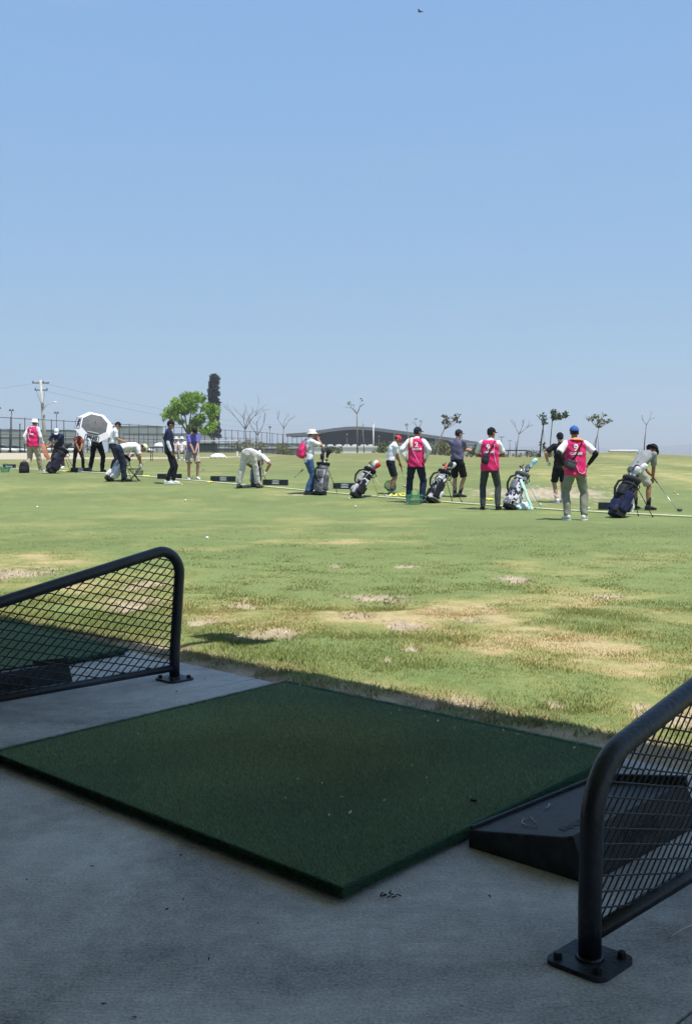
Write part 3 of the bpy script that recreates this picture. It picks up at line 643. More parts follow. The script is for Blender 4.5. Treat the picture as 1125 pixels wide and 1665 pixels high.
    for i in (0, 1):
        g.ell(sh[i], .074, .074, .074)
        if sleeve == 'short': q = sh[i].lerp(els[i], .82); g.cone(sh[i], q, .074, .066, 14)
        elif sleeve == 'long': g.cap2(sh[i], els[i], .072, .056); g.cone(els[i], els[i].lerp(wrs[i], .97), .056, .041, 14)
    g.loft([(nb + nd * .01, xS, yS, .070, .068), (nb + nd * .045, xS, yS, .064, .062)], 16)
    P.shirt = g.obj('shirt', fab(shirt) if not isinstance(shirt, bpy.types.Material) else shirt, root, voxel=.0115, it=3, crease=.009, seed=sd + 3)
    if sleeve_col is not None:
        for i in (0, 1):
            g = G(); a = sh[i].lerp(els[i], .62); g.cap2(a, els[i], .058, .050); g.cone(els[i], els[i].lerp(wrs[i], .98), .050, .034, 14); g.obj('arm_sleeve', fab(sleeve_col), root, voxel=.011, it=2, crease=.003)
    if vest is not None:
        g = G(); torso(g, .032, -.10, .98)
        for i, s in enumerate((-1, 1)): g.ell(sh[i] - xS * (s * .045), .066, .084, .074)
        P.vest = g.obj('vest', fab(vest, .6, .06), root, voxel=.0115, it=3, crease=.011, seed=sd + 5); P.bvh = bvh_of(P.vest)
    # shoes
    for i, s in enumerate((-1, 1)):
        fd = rotz(Y, R(feet[i][2])); fxv = V(fd.y, -fd.x, 0); fz = (feet[i][3] if len(feet[i]) > 3 else 0); c0 = V(ankles[i].x, ankles[i].y, fz); g = G()
        tp = feet[i][4] if len(feet[i]) > 4 else 0; up = (Z * math.cos(R(tp)) + fd * math.sin(R(tp))); fw = (fd * math.cos(R(tp)) - Z * math.sin(R(tp))) ; piv = c0 + fd * .09
        def q(a, b): return piv + fw * (a - .09) + up * b
        g.loft([(q(-.085, .055), fxv, up, .026, .030), (q(-.060, .058), fxv, up, .041, .046), (q(0, .062), fxv, up, .045, .052), (q(.07, .048), fxv, up, .050, .038), (q(.14, .038), fxv, up, .050, .027), (q(.195, .030), fxv, up, .034, .017)], 14)
        g.cone(q(-.01, .05), q(-.012, .115), .047, .044)
        so = g.obj('shoe', fab(shoe, .5), root, voxel=.010, it=1)
        g = G(); g.loft([(q(.05, .0), fxv, fw, .050, .148), (q(.05, .018), fxv, fw, .052, .150)], 18, power=2.6); g.obj('sole', fab((.7, .7, .68) if sum(shoe) > 1 else (.03, .03, .03)), so)
        if sock is not None: G().cap2(ankles[i].lerp(knees[i], .05), ankles[i].lerp(knees[i], .40), .046, .052).obj('sock', fab(sock), root)
    # head wear, hair, face
    if hair:
        g = G(); g.ell(hc + hz * .022 - hf * .012, .081, .098, .104, hx, hf, hz, z0=-.75 if cap is None and hat is None else -.62)
        vv = []
        g.v = [tuple(Vector(p) + (-hf * .0 if (Vector(p) - hc).dot(hf) < .03 or (Vector(p) - hc).dot(hz) > .06 else -hf * .05 + hz * .02)) for p in g.v]
        g.obj('hair', M_hair, root, voxel=.012, it=2)
    if cap is not None:
        top = hc + hz * .038; k = -1 if capback else 1
        g = G(); g.ell(top, .088, .107, .100, hx, hf, hz, n=20, m=9, z0=-.12); o = g.obj('cap', fab(cap), root, voxel=.011, it=2)
        g = G(); rg = []
        for t, w in ((.070, .074), (.115, .072), (.150, .056), (.172, .028)): rg.append((top + hf * (k * t) - hz * (.010 + .10 * max(0, t - .08)), hx, hz, w, .006))
        g.loft(rg, 14); g.obj('brim', fab(cap), o); G().ell(top + hz * .099, .011, .011, .007, hx, hf, hz, n=8, m=5).obj('button', fab(cap), o)
    if hat is not None:
        col, br = hat; top = hc + hz * .030; g = G()
        g.loft([(top - hz * .005, hx, hf, .090, .110), (top + hz * .065, hx, hf, .084, .102), (top + hz * .090, hx, hf, .062, .078), (top + hz * .094, hx, hf, .02, .03)], 20); o = g.obj('hat', fab(col), root, autos=60)
        g = G(); g.loft([(top + hz * .000, hx, hf, .088, .108), (top - hz * .010, hx, hf, .110 + br * .5, .130 + br * .5), (top - hz * (.018 + br * .3), hx, hf, .092 + br, .112 + br), (top - hz * (.026 + br * .3), hx, hf, .092 + br, .112 + br), (top - hz * .016, hx, hf, .088, .108)], 24); g.obj('brim', fab(col), o)
    if face:
        for s in (-1, 1):
            e = G().ell(hc + hx * (s * .030) + hf * .088 + hz * .012, .013, .009, .007, hx, hf, hz, n=10, m=6); e.obj('eye', fab((.05, .03, .02), .3), root)
        G().loft([(hc + hx * t + hf * (.094 - .012 * abs(t) / .024) - hz * .062, hf, hz, .006, .005 - .003 * abs(t) / .024) for t in (-.024, -.012, 0, .012, .024)], 8).obj('mouth', fab((.16, .05, .04), .5), root)
    if glove is not None:
        i = glove; g = G(); hd = (wrs[i] - els[i]).normalized(); g.cap2(wrs[i] + hd * .005, wrs[i] + hd * .08, .036, .042); g.obj('glove', fab((.8, .8, .8)), root, voxel=.010, it=1)
    return P
def wp(P, v): return P.M @ Vector(v)
def golf_club(label, grip, head_p, wood=False, group=None, face=None, hcol=None, name='golf_club'):
    """shaft, grip and head between two world points"""
    root = empty(name, head_p); tag(root, label, 'golf club', group); a = Vector(grip) - Vector(head_p); d = a.normalized()
    G().tube([V(0, 0, 0), a * .72], [.0065, .0075], 8).obj('shaft', M_steel, root); G().tube([a * .72, a * 1.0], [.012, .015], 8).obj('grip', M_blackp, root)
    f = Vector(face) if face is not None else V(d.y, -d.x, 0); f = (f - Z_ * f.dot(Z_)).normalized() if f.length > 1e-4 else V(1, 0, 0)
    s = Z_.cross(f); up = (Z_ * .9 + d * .1).normalized(); g = G()
    if wood: g.ell(V(0, 0, .018) + f * .045, .062, .050, .030, f, s, Z_, n=14, m=8); g.obj('club_head', M_gun if hcol is None else fab(hcol, .4), root)
    else: g.loft([(f * -.006 + V(0, 0, .018), s, Z_, .010, .014), (f * .03 + V(0, 0, .020), s, Z_, .011, .018), (f * .075 + V(0, 0, .028), s, Z_, .009, .028), (f * .082 + V(0, 0, .030), s, Z_, .005, .022)], 10); g.obj('club_head', M_steel, root)
    return root
Z_ = V(0, 0, 1)
def hgt(u, v, top): p = spot(u, v); return (v - top) * p.y / F
GV = 'caddies in pink vests'; GP = 'golfers practising on the tee line'
M_vtxt = mat('vest_print', (.82, .80, .82), .6)
M_umbw = mat('umbrella_white', (.80, .80, .83), .6, trans=.15); M_umbg = mat('umbrella_grey', (.10, .10, .105), .7, .1, 20); M_umbn = mat('umbrella_navy', (.018, .022, .05), .6)
def vest_print(P, num, sub, cx=0, cz=1.36, s=.17):
    b = P.bvh; zz = cz
    if num: decal_text(P.vest, num, s, cx, zz, M_vtxt, bvh=b, bold=.004)
    if sub: decal_text(P.vest, sub, s * .36, cx + .01, zz - s * .62, M_vtxt, bvh=b, bold=.004)
def vest_piping(P, pts):
    ps = surf_pts(P.bvh, lerp_pts(pts, 8)); G().tube(ps, .0065, 6).obj('piping', fab((.78, .45, .58)), P.vest.parent)
def sling(P, label, pts, w, col, bag=None, bagcol=None, bag_cz=None, name='sling_bag'):
    """a bag hanging from a strap across the wearer's back"""
    root = empty(name, P.root.location, P.root.rotation_euler.z, P.sc); tag(root, label, 'bag')
    ps = surf_pts(P.bvh, lerp_pts(pts, 8), off=.010); ribbon(ps, V(0, -1, 0), w).obj('strap', fab(col), root)
    if bag:
        x, z, sx, sz, tilt = bag; h = P.bvh.ray_cast(V(x, -2, z), V(0, 1, 0)); y = (h[0].y if h[0] else -.12) - .035
        G().box(V(x, y, z), sx, .075, sz, Euler((0, R(tilt), 0)).to_matrix(), .022).obj('pouch', fab(bagcol or col), root)
        G().box(V(x, y - .034, z - sz * .12), sx * .78, .03, sz * .5, Euler((0, R(tilt), 0)).to_matrix(), .01).obj('pocket', fab([c * 1.5 for c in (bagcol or col)]), root)
    return root
def cloth_obj(name, pts, w, t, col, label, cat, nrm=V(0, -1, 0)):
    o = ribbon([Vector(p) for p in lerp_pts([tuple(p) for p in pts], 4)], nrm, w, t).obj(name, fab(col), None, voxel=.012, it=2, crease=.006); tag(o, label, cat); return o

# 16: caddie in the blue cap, arms akimbo
P = person('caddie in a pink vest and blue cap, hands on hips, orange towel round the neck', 935, 846, 4, hgt(935, 846, 693), (.74, .72, .76), (.215, .225, .175), (.55, .53, .48), sleeve_col=BLACK, vest=PINK, cap=(.05, .13, .42), capback=True, lean=2,
           feet=((-.15, .0, 12), (.15, -.04, -28)), hands=((-.235, -.02, 1.02), (.235, -.02, 1.03)), hint=((-1, -.6, 0), (1, -.6, 0)), group=GV, head=(0, 6), fat=1.05, legw=1.06, skin=M_skin)
vest_print(P, '9', 'CADDIE', -.03, 1.345, .17); vest_piping(P, [(-.02, 1.12), (-.03, 1.0), (.02, .90), (.09, .865), (.15, .90), (.165, .97)])
sling(P, 'grey sling bag on a black strap, worn by the caddie in the blue cap', [(.10, 1.46), (.03, 1.33), (-.04, 1.20), (-.12, 1.10)], .03, BLACK, (-.13, 1.04, .20, .17, 22), (.045, .047, .055))
pts = [wp(P, p) for p in ((-.10, .02, 1.50), (-.05, -.085, 1.515), (.05, -.10, 1.51), (.115, -.04, 1.50), (.17, .03, 1.45), (.20, .09, 1.36))]
cloth_obj('towel', pts, .085, .016, (.80, .30, .12), 'orange towel round the neck of the caddie in the blue cap', 'towel', V(.1, -.6, .8))
# 17: golfer at address with the driver
P = person('golfer in a grey polo and black bucket hat, bent over a black driver', 1041, 829, -52, 1.70, (.24, .25, .255), (.36, .35, .30), (.03, .025, .025), lean=46, curl=16, pel=(0, -.16, .89), feet=((-.18, .05, 10), (.20, 0, -18)), shorts=True, hat=(BLACK, .05), head=(-6, 46),
           hands=((-.01, .40, .74), (.05, .36, .68)), hint=((-.6, -.2, -1), (.6, -.2, -1)), sock=BLACK, belt=BLACK, group=GP, legw=1.02)
hp = spot(1101, 832); grip = wp(P, (.02, .37, .73)); golf_club('black driver held by the golfer in the bucket hat', grip + (grip - hp).normalized() * .10, hp + V(0, 0, .02), True, face=V(.9, .2, 0))
# 15: the player in black behind the blue capped caddie
P = person('player in black shirt, shorts and cap, half hidden behind the caddie in the blue cap', 911, 818, 8, hgt(911, 818, 704), BLACK, BLACK, (.70, .58, .56), feet=((-.10, .0, 10, .0), (.10, .12, 0)), shorts=True, cap=BLACK, skin=M_skin2, hands=((-.30, .10, 1.03), (.22, .28, 1.1)), hint=((-1, -.3, -.2), (1, 0, -.3)), glove=0, sock=(.6, .55, .54), group=GP)
# 14: caddie number 9 in grey tights
P = person('caddie in a pink vest and black cap with grey tights and a dark sling bag', 796, 829, -10, hgt(796, 829, 696), (.76, .74, .78), (.050, .058, .055), BLACK, vest=PINK, cap=BLACK, lean=1, feet=((-.15, .0, 10), (.17, -.04, -14)), hands=((-.10, .30, 1.12), (.10, .30, 1.13)), hint=((-1, -.35, -.4), (1, -.35, -.4)), legw=.90, head=(-38, 0), group=GV)
vest_print(P, '9', 'CADDIE', -.03, 1.335, .165); vest_piping(P, [(.10, 1.40), (.09, 1.2), (.12, 1.05), (.15, .95)])
sling(P, 'dark sling bag across the back of the caddie in grey tights', [(.11, 1.47), (.06, 1.36), (.0, 1.24), (-.07, 1.14)], .028, (.02, .02, .025), (-.085, 1.08, .15, .19, 14), (.022, .024, .035))
# 13: the player with crossed arms
P = person('player in a slate purple shirt and black shorts, arms crossed, watching the range', 743, 809, -28, hgt(743, 809, 699), (.120, .110, .185), BLACK, (.03, .03, .035), feet=((-.07, .0, 8), (.03, .10, -40)), shorts=True, cap=(.03, .03, .045), skin=M_skin2, hands=((.14, .26, 1.24), (-.12, .28, 1.21)), hint=((-1, .3, -.6), (1, .3, -.6)), sock=(.03, .03, .035), head=(-30, 0), group=GP, tuck=True)
# 12: caddie with the cream towel
P = person('caddie in a pink vest and navy trousers with a cream towel on one shoulder', 676, 818, -16, hgt(676, 818, 695), (.74, .74, .78), (.016, .022, .05), (.10, .14, .16), vest=PINK, cap=(.02, .025, .04), lean=2, sleeve='long', feet=((-.17, -.02, 14), (.15, .0, -10)), hands=((-.235, .0, 1.0), (.235, -.02, 1.02)), hint=((-1, -.8, 0), (1, -.8, 0)), head=(-34, 0), legw=1.1, group=GV)
vest_print(P, '2', 'CADDIE', .04, 1.345, .16); vest_piping(P, [(-.08, 1.32), (-.03, 1.18), (.05, 1.02), (.10, .93)])
pts = [wp(P, p) for p in ((-.09, .12, 1.36), (-.085, .08, 1.47), (-.085, .0, 1.515), (-.085, -.09, 1.49), (-.08, -.15, 1.40), (-.07, -.165, 1.28))]
cloth_obj('towel', pts, .085, .014, (.72, .62, .46), 'cream towel over the shoulder of the caddie in navy trousers', 'towel', V(-.2, -.5, .8))
# 11: the red cap
P = person('golfer in a red cap, white polo and black shorts, looking down at a short club', 635, 804, -78, hgt(635, 804, 708) * 1.02, (.76, .77, .80), (.016, .018, .026), (.06, .12, .11), lean=8, curl=8, feet=((-.12, .04, 6), (.12, -.02, -6)), shorts=True, cap=(.62, .05, .07), head=(0, 42), hands=((-.03, .32, .86), (.03, .30, .80)), hint=((-.5, -.6, -1), (.5, -.6, -1)), sock=(.09, .08, .08), group=GP, belt=BLACK, face=True, tuck=True)
hp = spot(660, 792); grip = wp(P, (0, .30, .84)); golf_club('steel iron held by the golfer in the red cap', grip + (grip - hp).normalized() * .10, hp, False)
# 10: jeans and range finder
P = person('person in blue jeans and a white hat holding a rangefinder up to the eyes', 502, 804, -70, hgt(502, 804, 698), (.72, .74, .78), (.050, .105, .215), (.05, .055, .06), lean=4, feet=((-.11, .10, 6), (.12, -.08, -6)), hat=((.72, .70, .66), .038), hands=((-.07, .25, 1.50), (.05, .25, 1.49)), hint=((-.9, .2, -1), (.9, .2, -1)), legw=1.12, head=(0, -2), face=True, belt=(.03, .03, .04), group=GP, tuck=False)
rf = empty('rangefinder', wp(P, (-.01, .30, 1.61)), R(-70)); tag(rf, 'grey rangefinder held to the eyes by the person in jeans', 'rangefinder')
G().box(V(0, 0, 0), .07, .12, .075, None, .015).obj('body', M_gun, rf); G().cone(V(-.015, .05, .01), V(-.015, .08, .01), .022, .024).obj('lens', M_blackp, rf)
def backpack(P, label):
    root = empty('backpack', P.root.location, P.root.rotation_euler.z, P.sc); tag(root, label, 'backpack')
    g = G(); g.loft([(V(0, -.20, .97), V(1, 0, 0), V(0, 1, 0), .10, .05), (V(0, -.225, 1.03), V(1, 0, 0), V(0, 1, 0), .155, .085), (V(0, -.215, 1.18), V(1, 0, 0), V(0, 1, 0), .15, .082), (V(0, -.185, 1.32), V(1, 0, 0), V(0, 1, 0), .12, .05), (V(0, -.165, 1.40), V(1, 0, 0), V(0, 1, 0), .07, .03)], 18, power=2.6)
    g.obj('sack', fab((.70, .035, .15), .45), root, voxel=.011, it=2, crease=.012)
    g = G(); g.loft([(V(-.135, -.215, 1.02), V(1, 0, 0), V(0, 1, 0), .045, .088), (V(-.13, -.20, 1.2), V(1, 0, 0), V(0, 1, 0), .045, .086), (V(-.11, -.18, 1.33), V(1, 0, 0), V(0, 1, 0), .03, .055)], 14); g.obj('side_panel', fab((.015, .012, .016)), root, voxel=.011, it=2)
    for s in (-1, 1): G().tube([V(s * .12, -.20, 1.0), V(s * .165, -.10, 1.15), V(s * .155, .03, 1.34), V(s * .13, .04, 1.46), V(s * .10, -.07, 1.49), V(s * .06, -.17, 1.40)], .008, 6).obj('cord', M_blackp, root)
backpack(P, 'pink drawstring backpack worn by the person in jeans')
# 9: bending over a bag, seen from behind
P = person('player in pale grey trousers bending right down over a bag, seen from behind', 408, 794, -22, 1.76, (.74, .75, .80), (.56, .54, .53), (.05, .06, .07), lean=96, curl=16, pel=(.0, -.10, .93), feet=((-.30, -.12, 4, .0), (.16, .14, -8)), hands=((-.16, .52, .50), (.26, .36, .42)), hint=((-1, 0, .3), (1, 0, .3)), head=(0, 60), cap=(.7, .7, .7), belt=BLACK, group=GP, legw=1.1, glove=1, tuck=True)
# 8: purple polo
P = person('golfer in a violet polo and khaki shorts, looking down at the ball between the feet', 314, 780, 200, hgt(314, 780, 697) * 1.06, (.150, .135, .42), (.38, .335, .27), (.66, .67, .66), lean=16, curl=10, pel=(0, -.06, .93), feet=((-.14, .04, 10), (.14, .04, -10)), shorts=True, cap=(.02, .022, .02), head=(0, 40), hands=((.0, .40, .88), (.03, .38, .82)), hint=((-1, -.2, -.8), (1, -.2, -.8)), skin=M_skin2, group=GP, face=True, legw=1.1)
hp = spot(333, 764); grip = wp(P, (.02, .38, .86)); golf_club('thin steel club held by the golfer in the violet polo', grip + (grip - hp).normalized() * .09, hp, False)
# 7: navy profile
P = person('player in navy with white arm sleeves and black trousers, standing in profile', 276, 787, -82, hgt(276, 787, 684), (.020, .024, .060), (.012, .013, .018), (.74, .75, .74), sleeve_col=(.74, .74, .78), lean=-3, curl=2, feet=((-.10, .10, 4), (.10, -.06, -4)), cap=(.014, .014, .018), head=(0, 6), hands=((-.26, -.12, .95), (.20, .05, .90)), hint=((-.5, -1, 0), (.5, -1, 0)), belt=BLACK, face=True, legw=.92, group=GP)
# 6: bending, navy trousers
P = person('player in navy trousers and white shirt bending forward in a pale yellow cap', 203, 783, -66, 1.74, (.76, .74, .78), (.020, .026, .048), (.012, .012, .014), lean=70, curl=28, pel=(0, -.14, .93), feet=((-.10, .04, 4), (.12, -.04, -6)), hands=((-.16, .50, .55), (.16, .42, .50)), hint=((-1, 0, .3), (1, 0, .3)), head=(0, 58), cap=(.66, .72, .45), belt=BLACK, legw=1.12, group=GP, glove=1, tuck=True)
# 5: white polo, black cap
P = person('player in a white polo and black cap looking down, beside the umbrella', 184, 768, -74, hgt(184, 768, 685), (.74, .74, .80), (.020, .024, .045), BLACK, lean=4, curl=8, feet=((-.11, .05, 5), (.11, -.04, -5)), hands=((-.06, .36, 1.08), (.08, .34, 1.06)), hint=((-.6, -.6, -.8), (.6, -.6, -.8)), cap=(.02, .018, .024), head=(0, 34), skin=M_skin2, face=True, group=GP, tuck=True)
# 4: under the umbrella
P = person('person in black trousers and shoes hidden behind the large white umbrella', 158, 767, -8, 1.76, (.03, .03, .04), (.010, .010, .013), BLACK, feet=((-.23, .0, 12), (.20, -.03, -14)), cap=BLACK, hands=((-.05, -.24, 1.22), (.16, -.20, 1.25)), hint=((-1, 0, -.5), (1, 0, -.5)), legw=1.08, group=GP)
PU = P
# 3: patterned shirt
M_pat = patchy((.06, .02, .025), (.52, .20, .16), 15, 'patterned_shirt', (.30, .06, .06))
P = person('golfer in a red and black patterned shirt and pale pink cap', 128, 766, 205, hgt(128, 766, 704) * 1.08, M_pat, (.012, .012, .014), (.74, .74, .74), lean=14, curl=10, pel=(0, -.05, .93), feet=((-.20, .02, 10), (.20, .02, -10)), cap=(.72, .52, .54), head=(0, 34), hands=((-.02, .38, .90), (.02, .36, .84)), hint=((-1, -.2, -.8), (1, -.2, -.8)), face=True, group=GP)
hp = spot(150, 768); grip = wp(P, (0, .36, .87)); golf_club('steel club held by the golfer in the patterned shirt', grip + (grip - hp).normalized() * .09, hp, False)
# 2: navy, swinging low, behind the bag
P = person('golfer in navy with a white cap, bent forward behind a large black bag', 96, 762, 168, hgt(96, 762, 694) * 1.14, (.022, .032, .085), (.05, .03, .03), (.72, .72, .70), lean=44, curl=14, side=-12, pel=(0.03, -.14, .91), feet=((-.20, .04, 8), (.20, .04, -8)), cap=(.70, .76, .80), head=(20, 40), hands=((.30, .40, .74), (.34, .40, .70)), hint=((-1, -.2, -.8), (1, -.2, -.8)), skin=M_skin2, group=GP)
hp = spot(70, 770); grip = wp(P, (.33, .40, .72)); golf_club('dark club held low by the golfer in the white cap', grip + (grip - hp).normalized() * .09, hp, False)
# 1: walking caddie at the far left
P = person('caddie in a pink vest and white hat walking in khaki trousers', 54, 768, -20, hgt(54, 768, 681), (.74, .70, .76), (.42, .36, .25), (.55, .53, .47), vest=PINK, sleeve='long', hat=((.76, .74, .74), .035), lean=3, feet=((-.10, -.22, 4, .03, 18), (.14, .26, -4)), hands=((-.22, -.05, .93), (.30, .14, .93)), hint=((-.5, -1, 0), (.5, -1, 0)), legw=1.2, head=(-20, 4), group=GV, fat=1.06)
vest_print(P, '7', 'CADDIE', 0.0, 1.34, .15); vest_piping(P, [(-.12, 1.3), (-.06, 1.12), (.02, 1.02)])

# ------------------------------------------------------------------ umbrella
um = empty('umbrella', far(153.5, 693.5, spot(158, 767).y - .55)); tag(um, 'large white golf umbrella with a dark grey top canopy and navy boxed letters', 'umbrella')
axis = V(.34, -.74, .60).normalized(); xx = V(1, 0, 0); xx = (xx - axis * axis.dot(xx)).normalized(); yy = axis.cross(xx); UM = Matrix((xx, yy, axis)).transposed().to_4x4()
NU, RO, RT, HT = 8, .64, .43, .30
def ring8(r, z, ph=22.5): return [V(r * math.cos(R(ph + 45 * k)), r * math.sin(R(ph + 45 * k)), z) for k in range(8)]
def canopy(prof, m, name, t=.004):
    g = G(); n = len(prof); vs = []; fs = []
    for sgn in (0, 1):
        for r, z in prof: vs += ring8(r, z - t * sgn)
    for s in (0, 1):
        o = s * n * 8
        for i in range(n - 1):
            for k in range(8): fs.append((o + i * 8 + k, o + i * 8 + (k + 1) % 8, o + (i + 1) * 8 + (k + 1) % 8, o + (i + 1) * 8 + k))
    for i in (0, n - 1):
        for k in range(8): fs.append((i * 8 + k, i * 8 + (k + 1) % 8, (n + i) * 8 + (k + 1) % 8, (n + i) * 8 + k))
    g.add(vs, fs); g.xf(UM); return g.obj(name, m, um, smooth=False)
canopy([(.30, .155), (.47, .075), (RO, -.03)], M_umbw, 'lower_canopy'); canopy([(.012, .222), (.22, .186), (.44, .104)], M_umbg, 'top_canopy')
for th, ii in ((-90, 0), (-175, 1)):
    me = text_mesh('PING', .150, .009); bm = bmesh.new(); bm.from_mesh(me)
    w, h, t = .46, .185, .020
    for x0, x1, y0, y1 in ((-w / 2, w / 2, h / 2 - t, h / 2), (-w / 2, w / 2, -h / 2, -h / 2 + t), (-w / 2, -w / 2 + t, -h / 2 + t, h / 2 - t), (w / 2 - t, w / 2, -h / 2 + t, h / 2 - t)):
        bm.faces.new([bm.verts.new((x, y, 0)) for x, y in ((x0, y0), (x1, y0), (x1, y1), (x0, y1))])
    bm.to_mesh(me); bm.free(); me.materials.clear(); me.materials.append(M_umbn)
    a = R((-90, -180)[ii] + (0, 0)[ii]); dr = V(math.cos(a), math.sin(a), 0); ap = math.cos(R(22.5))
    p0, p1 = dr * (.47 * ap) + V(0, 0, .075), dr * (RO * ap) + V(0, 0, -.03); up = (p0 - p1).normalized(); rt = V(-dr.y, dr.x, 0); nn = rt.cross(up)
    c = p0.lerp(p1, .50) + nn * .012; Mx = Matrix((rt, up, nn)).transposed().to_4x4(); Mx.translation = c
    o = bpy.data.objects.new('lettering', me); COL.objects.link(o); o.parent = um; o.matrix_local = UM @ Mx
ap = G().cone(V(0, 0, .20), V(0, 0, .27), .012, .008).xf(UM); ap.obj('ferrule', M_blackp, um)
G().cone(V(0, 0, .2), V(0, 0, -.62), .009, .009).xf(UM).obj('shaft', M_gun, um); G().cone(V(0, 0, -.60), V(0, 0, -.80), .018, .022).xf(UM).obj('handle', M_blackp, um)
for k in range(8):
    e = ring8(1, 0)[k]; G().tube([V(0, 0, .19), e * .3 + V(0, 0, .140), e * (RO - .01) + V(0, 0, -.045)], .005, 5).xf(UM).obj('rib', M_gun, um)
p = V(0, -.10, 0); G().tube([UM @ V(-.10, -.56, .02), UM @ V(-.05, -.62, .0), UM @ V(-.02, -.68, -.02), UM @ V(.01, -.80, -.02)], [.022, .022, .020, .022], 8).obj('closing_strap', M_umbw, um)
G().box(UM @ V(.0, -.375, .147), .36, .012, .035, UM.to_3x3(), .004).obj('vent_edge', M_umbw, um)

# ------------------------------------------------------------------ golf bags
def pocket(c, sx, sy, sz, bev=.03): return G().box(c, sx, sy, sz, None, bev)
def golf_bag(label, u, v, yaw, tilt, L, cols, clubs, legs=True, rad=.142, cover_cols=(), who='', legcol=BLACK, lean_side=0, pan=None):
    """bag standing on its base, tipped forward by tilt; yaw is the direction it tips to (0 = away, -90 = right)"""
    sp = spot(u, v); root = empty('golf_bag', sp, R(yaw)); tag(root, label, 'golf bag', 'golf bags on the tee line')
    body, panel, collar, trim = cols; T = Euler((-R(tilt), R(lean_side), 0)).to_matrix().to_4x4(); X, Y = V(1, 0, 0), V(0, 1, 0)
    pv = Matrix.Translation((0, .06, 0)) @ T @ Matrix.Translation((0, -.06, 0)) if tilt > 0 else T
    def lo(rows, n=20, pw=2.4): return G().loft([(V(0, 0, z), X, Y, a * rad / .125, b * rad / .125) for z, a, b in rows], n, power=pw).xf(pv)
    lo([(.012, .125, .110), (.10, .128, .112), (L * .45, .120, .104), (L * .8, .118, .102), (L * .93, .130, .112)]).obj('body', fab(body), root, voxel=.012, it=2, crease=.007, seed=int(u) % 50)
    lo([(.0, .132, .118), (.07, .136, .120), (.085, .126, .110)]).obj('base', M_blackp, root, autos=40)
    lo([(L * .90, .128, .110), (L * .93, .146, .126), (L * .985, .150, .130), (L, .142, .122), (L * .985, .118, .1)]).obj('collar', fab(collar), root, autos=50)
    for nm, c, sx, sy, sz, co in (('apparel_pocket', V(.115, -.01, L * .38), .085, .15, L * .50, panel), ('side_pocket', V(-.115, -.01, L * .34), .085, .15, L * .42, trim), ('ball_pocket', V(.0, -.105, L * .22), .17, .09, L * .28, panel), ('upper_pocket', V(.0, -.100, L * .62), .15, .07, L * .26, trim)):
        k = rad / .125; pocket(V(c.x * k, c.y * k, c.z), sx * k, sy * k, sz).xf(pv).obj(nm, fab(co), root, voxel=.012, it=3, crease=.006, seed=int(c.z * 99))
    k = rad / .125
    for nm, c, sx, sy, sz, co in (('front_pocket', V(.06, -.125, L * .13), .11, .05, L * .16, trim), ('bottle_pocket', V(.125, .06, L * .28), .07, .08, L * .22, body)): pocket(V(c.x * k, c.y * k, c.z), sx * k, sy * k, sz, .02).xf(pv).obj(nm, fab(co), root, voxel=.012, it=2, crease=.006, seed=int(c.z * 77))
    for s in (-1, 1): G().tube([pv @ V(s * .10 * k, -.02, L * .94), pv @ V(s * .135 * k, -.05 * k, L * .80), pv @ V(s * .13 * k, -.075 * k, L * .62)], [.012, .012, .009], 6).obj('trim_cord', fab(trim), root)
    G().tube([pv @ V(0, .11 * k, L * .80), pv @ V(0, .185 * k, L * .84), pv @ V(0, .20 * k, L * .92), pv @ V(0, .13 * k, L * .97)], .012, 8).obj('handle', M_blackp, root)
    for z in (.52, .80): lo([(L * z, .124, .108), (L * z + .03, .124, .108)]).obj('band', fab(trim), root)
    g = G().tube([pv @ V(-.03, -.10, L * .92), pv @ V(-.07, -.21, L * .78), pv @ V(-.06, -.235, L * .60), pv @ V(-.03, -.20, L * .44), pv @ V(0, -.13, L * .36)], [.014, .024, .026, .022, .012], 8); g.obj('strap', fab(DK), root)
    if legs:
        for s in (-1, 1):
            top = pv @ V(s * .06, .10, L * .88); yw = R(yaw); ft = V(s * .20, top.y + .28, 0); wd = Matrix.Rotation(yw, 4, 'Z') @ ft; ft.z = tz(sp.x + wd.x, sp.y + wd.y) - sp.z + .008
            lg = G().tube([top, ft], .008, 6).obj('leg', fab(legcol, .4), root); G().cone(ft - V(0, 0, .01), ft + V(0, 0, .03), .016, .012, 8).obj('foot_cap', M_blackp, lg)
    Wm = Matrix.Translation(sp) @ Matrix.Rotation(R(yaw), 4, 'Z') @ pv
    for k in range(clubs):
        a = 2.4 * k; r = .035 + .055 * (k % 3) / 2; p = V(r * math.cos(a), r * math.sin(a) * .85, L * .93); d = V(math.cos(a) * .05, math.sin(a) * .05, 1).normalized(); ln = .12 + .07 * ((k * 7) % 5) / 4; q = p + d * ln
        rt = G().tube([p - d * .3, q], .0055, 6).xf(Wm).obj('golf_club', M_steel); tag(rt, 'steel headed iron standing in ' + who, 'golf club', 'irons in ' + who)
        f = V(math.cos(a + 1), math.sin(a + 1), 0); s = V(-f.y, f.x, 0); g = G().loft([(q - f * .005, s, V(0, 0, 1), .011, .014), (q + f * .03 + V(0, 0, .008), s, V(0, 0, 1), .011, .021), (q + f * .070 + V(0, 0, .018), s, V(0, 0, 1), .009, .030), (q + f * .078 + V(0, 0, .02), s, V(0, 0, 1), .004, .022)], 10).xf(Wm); g.obj('club_head', M_steel if k % 2 else M_gun, rt)
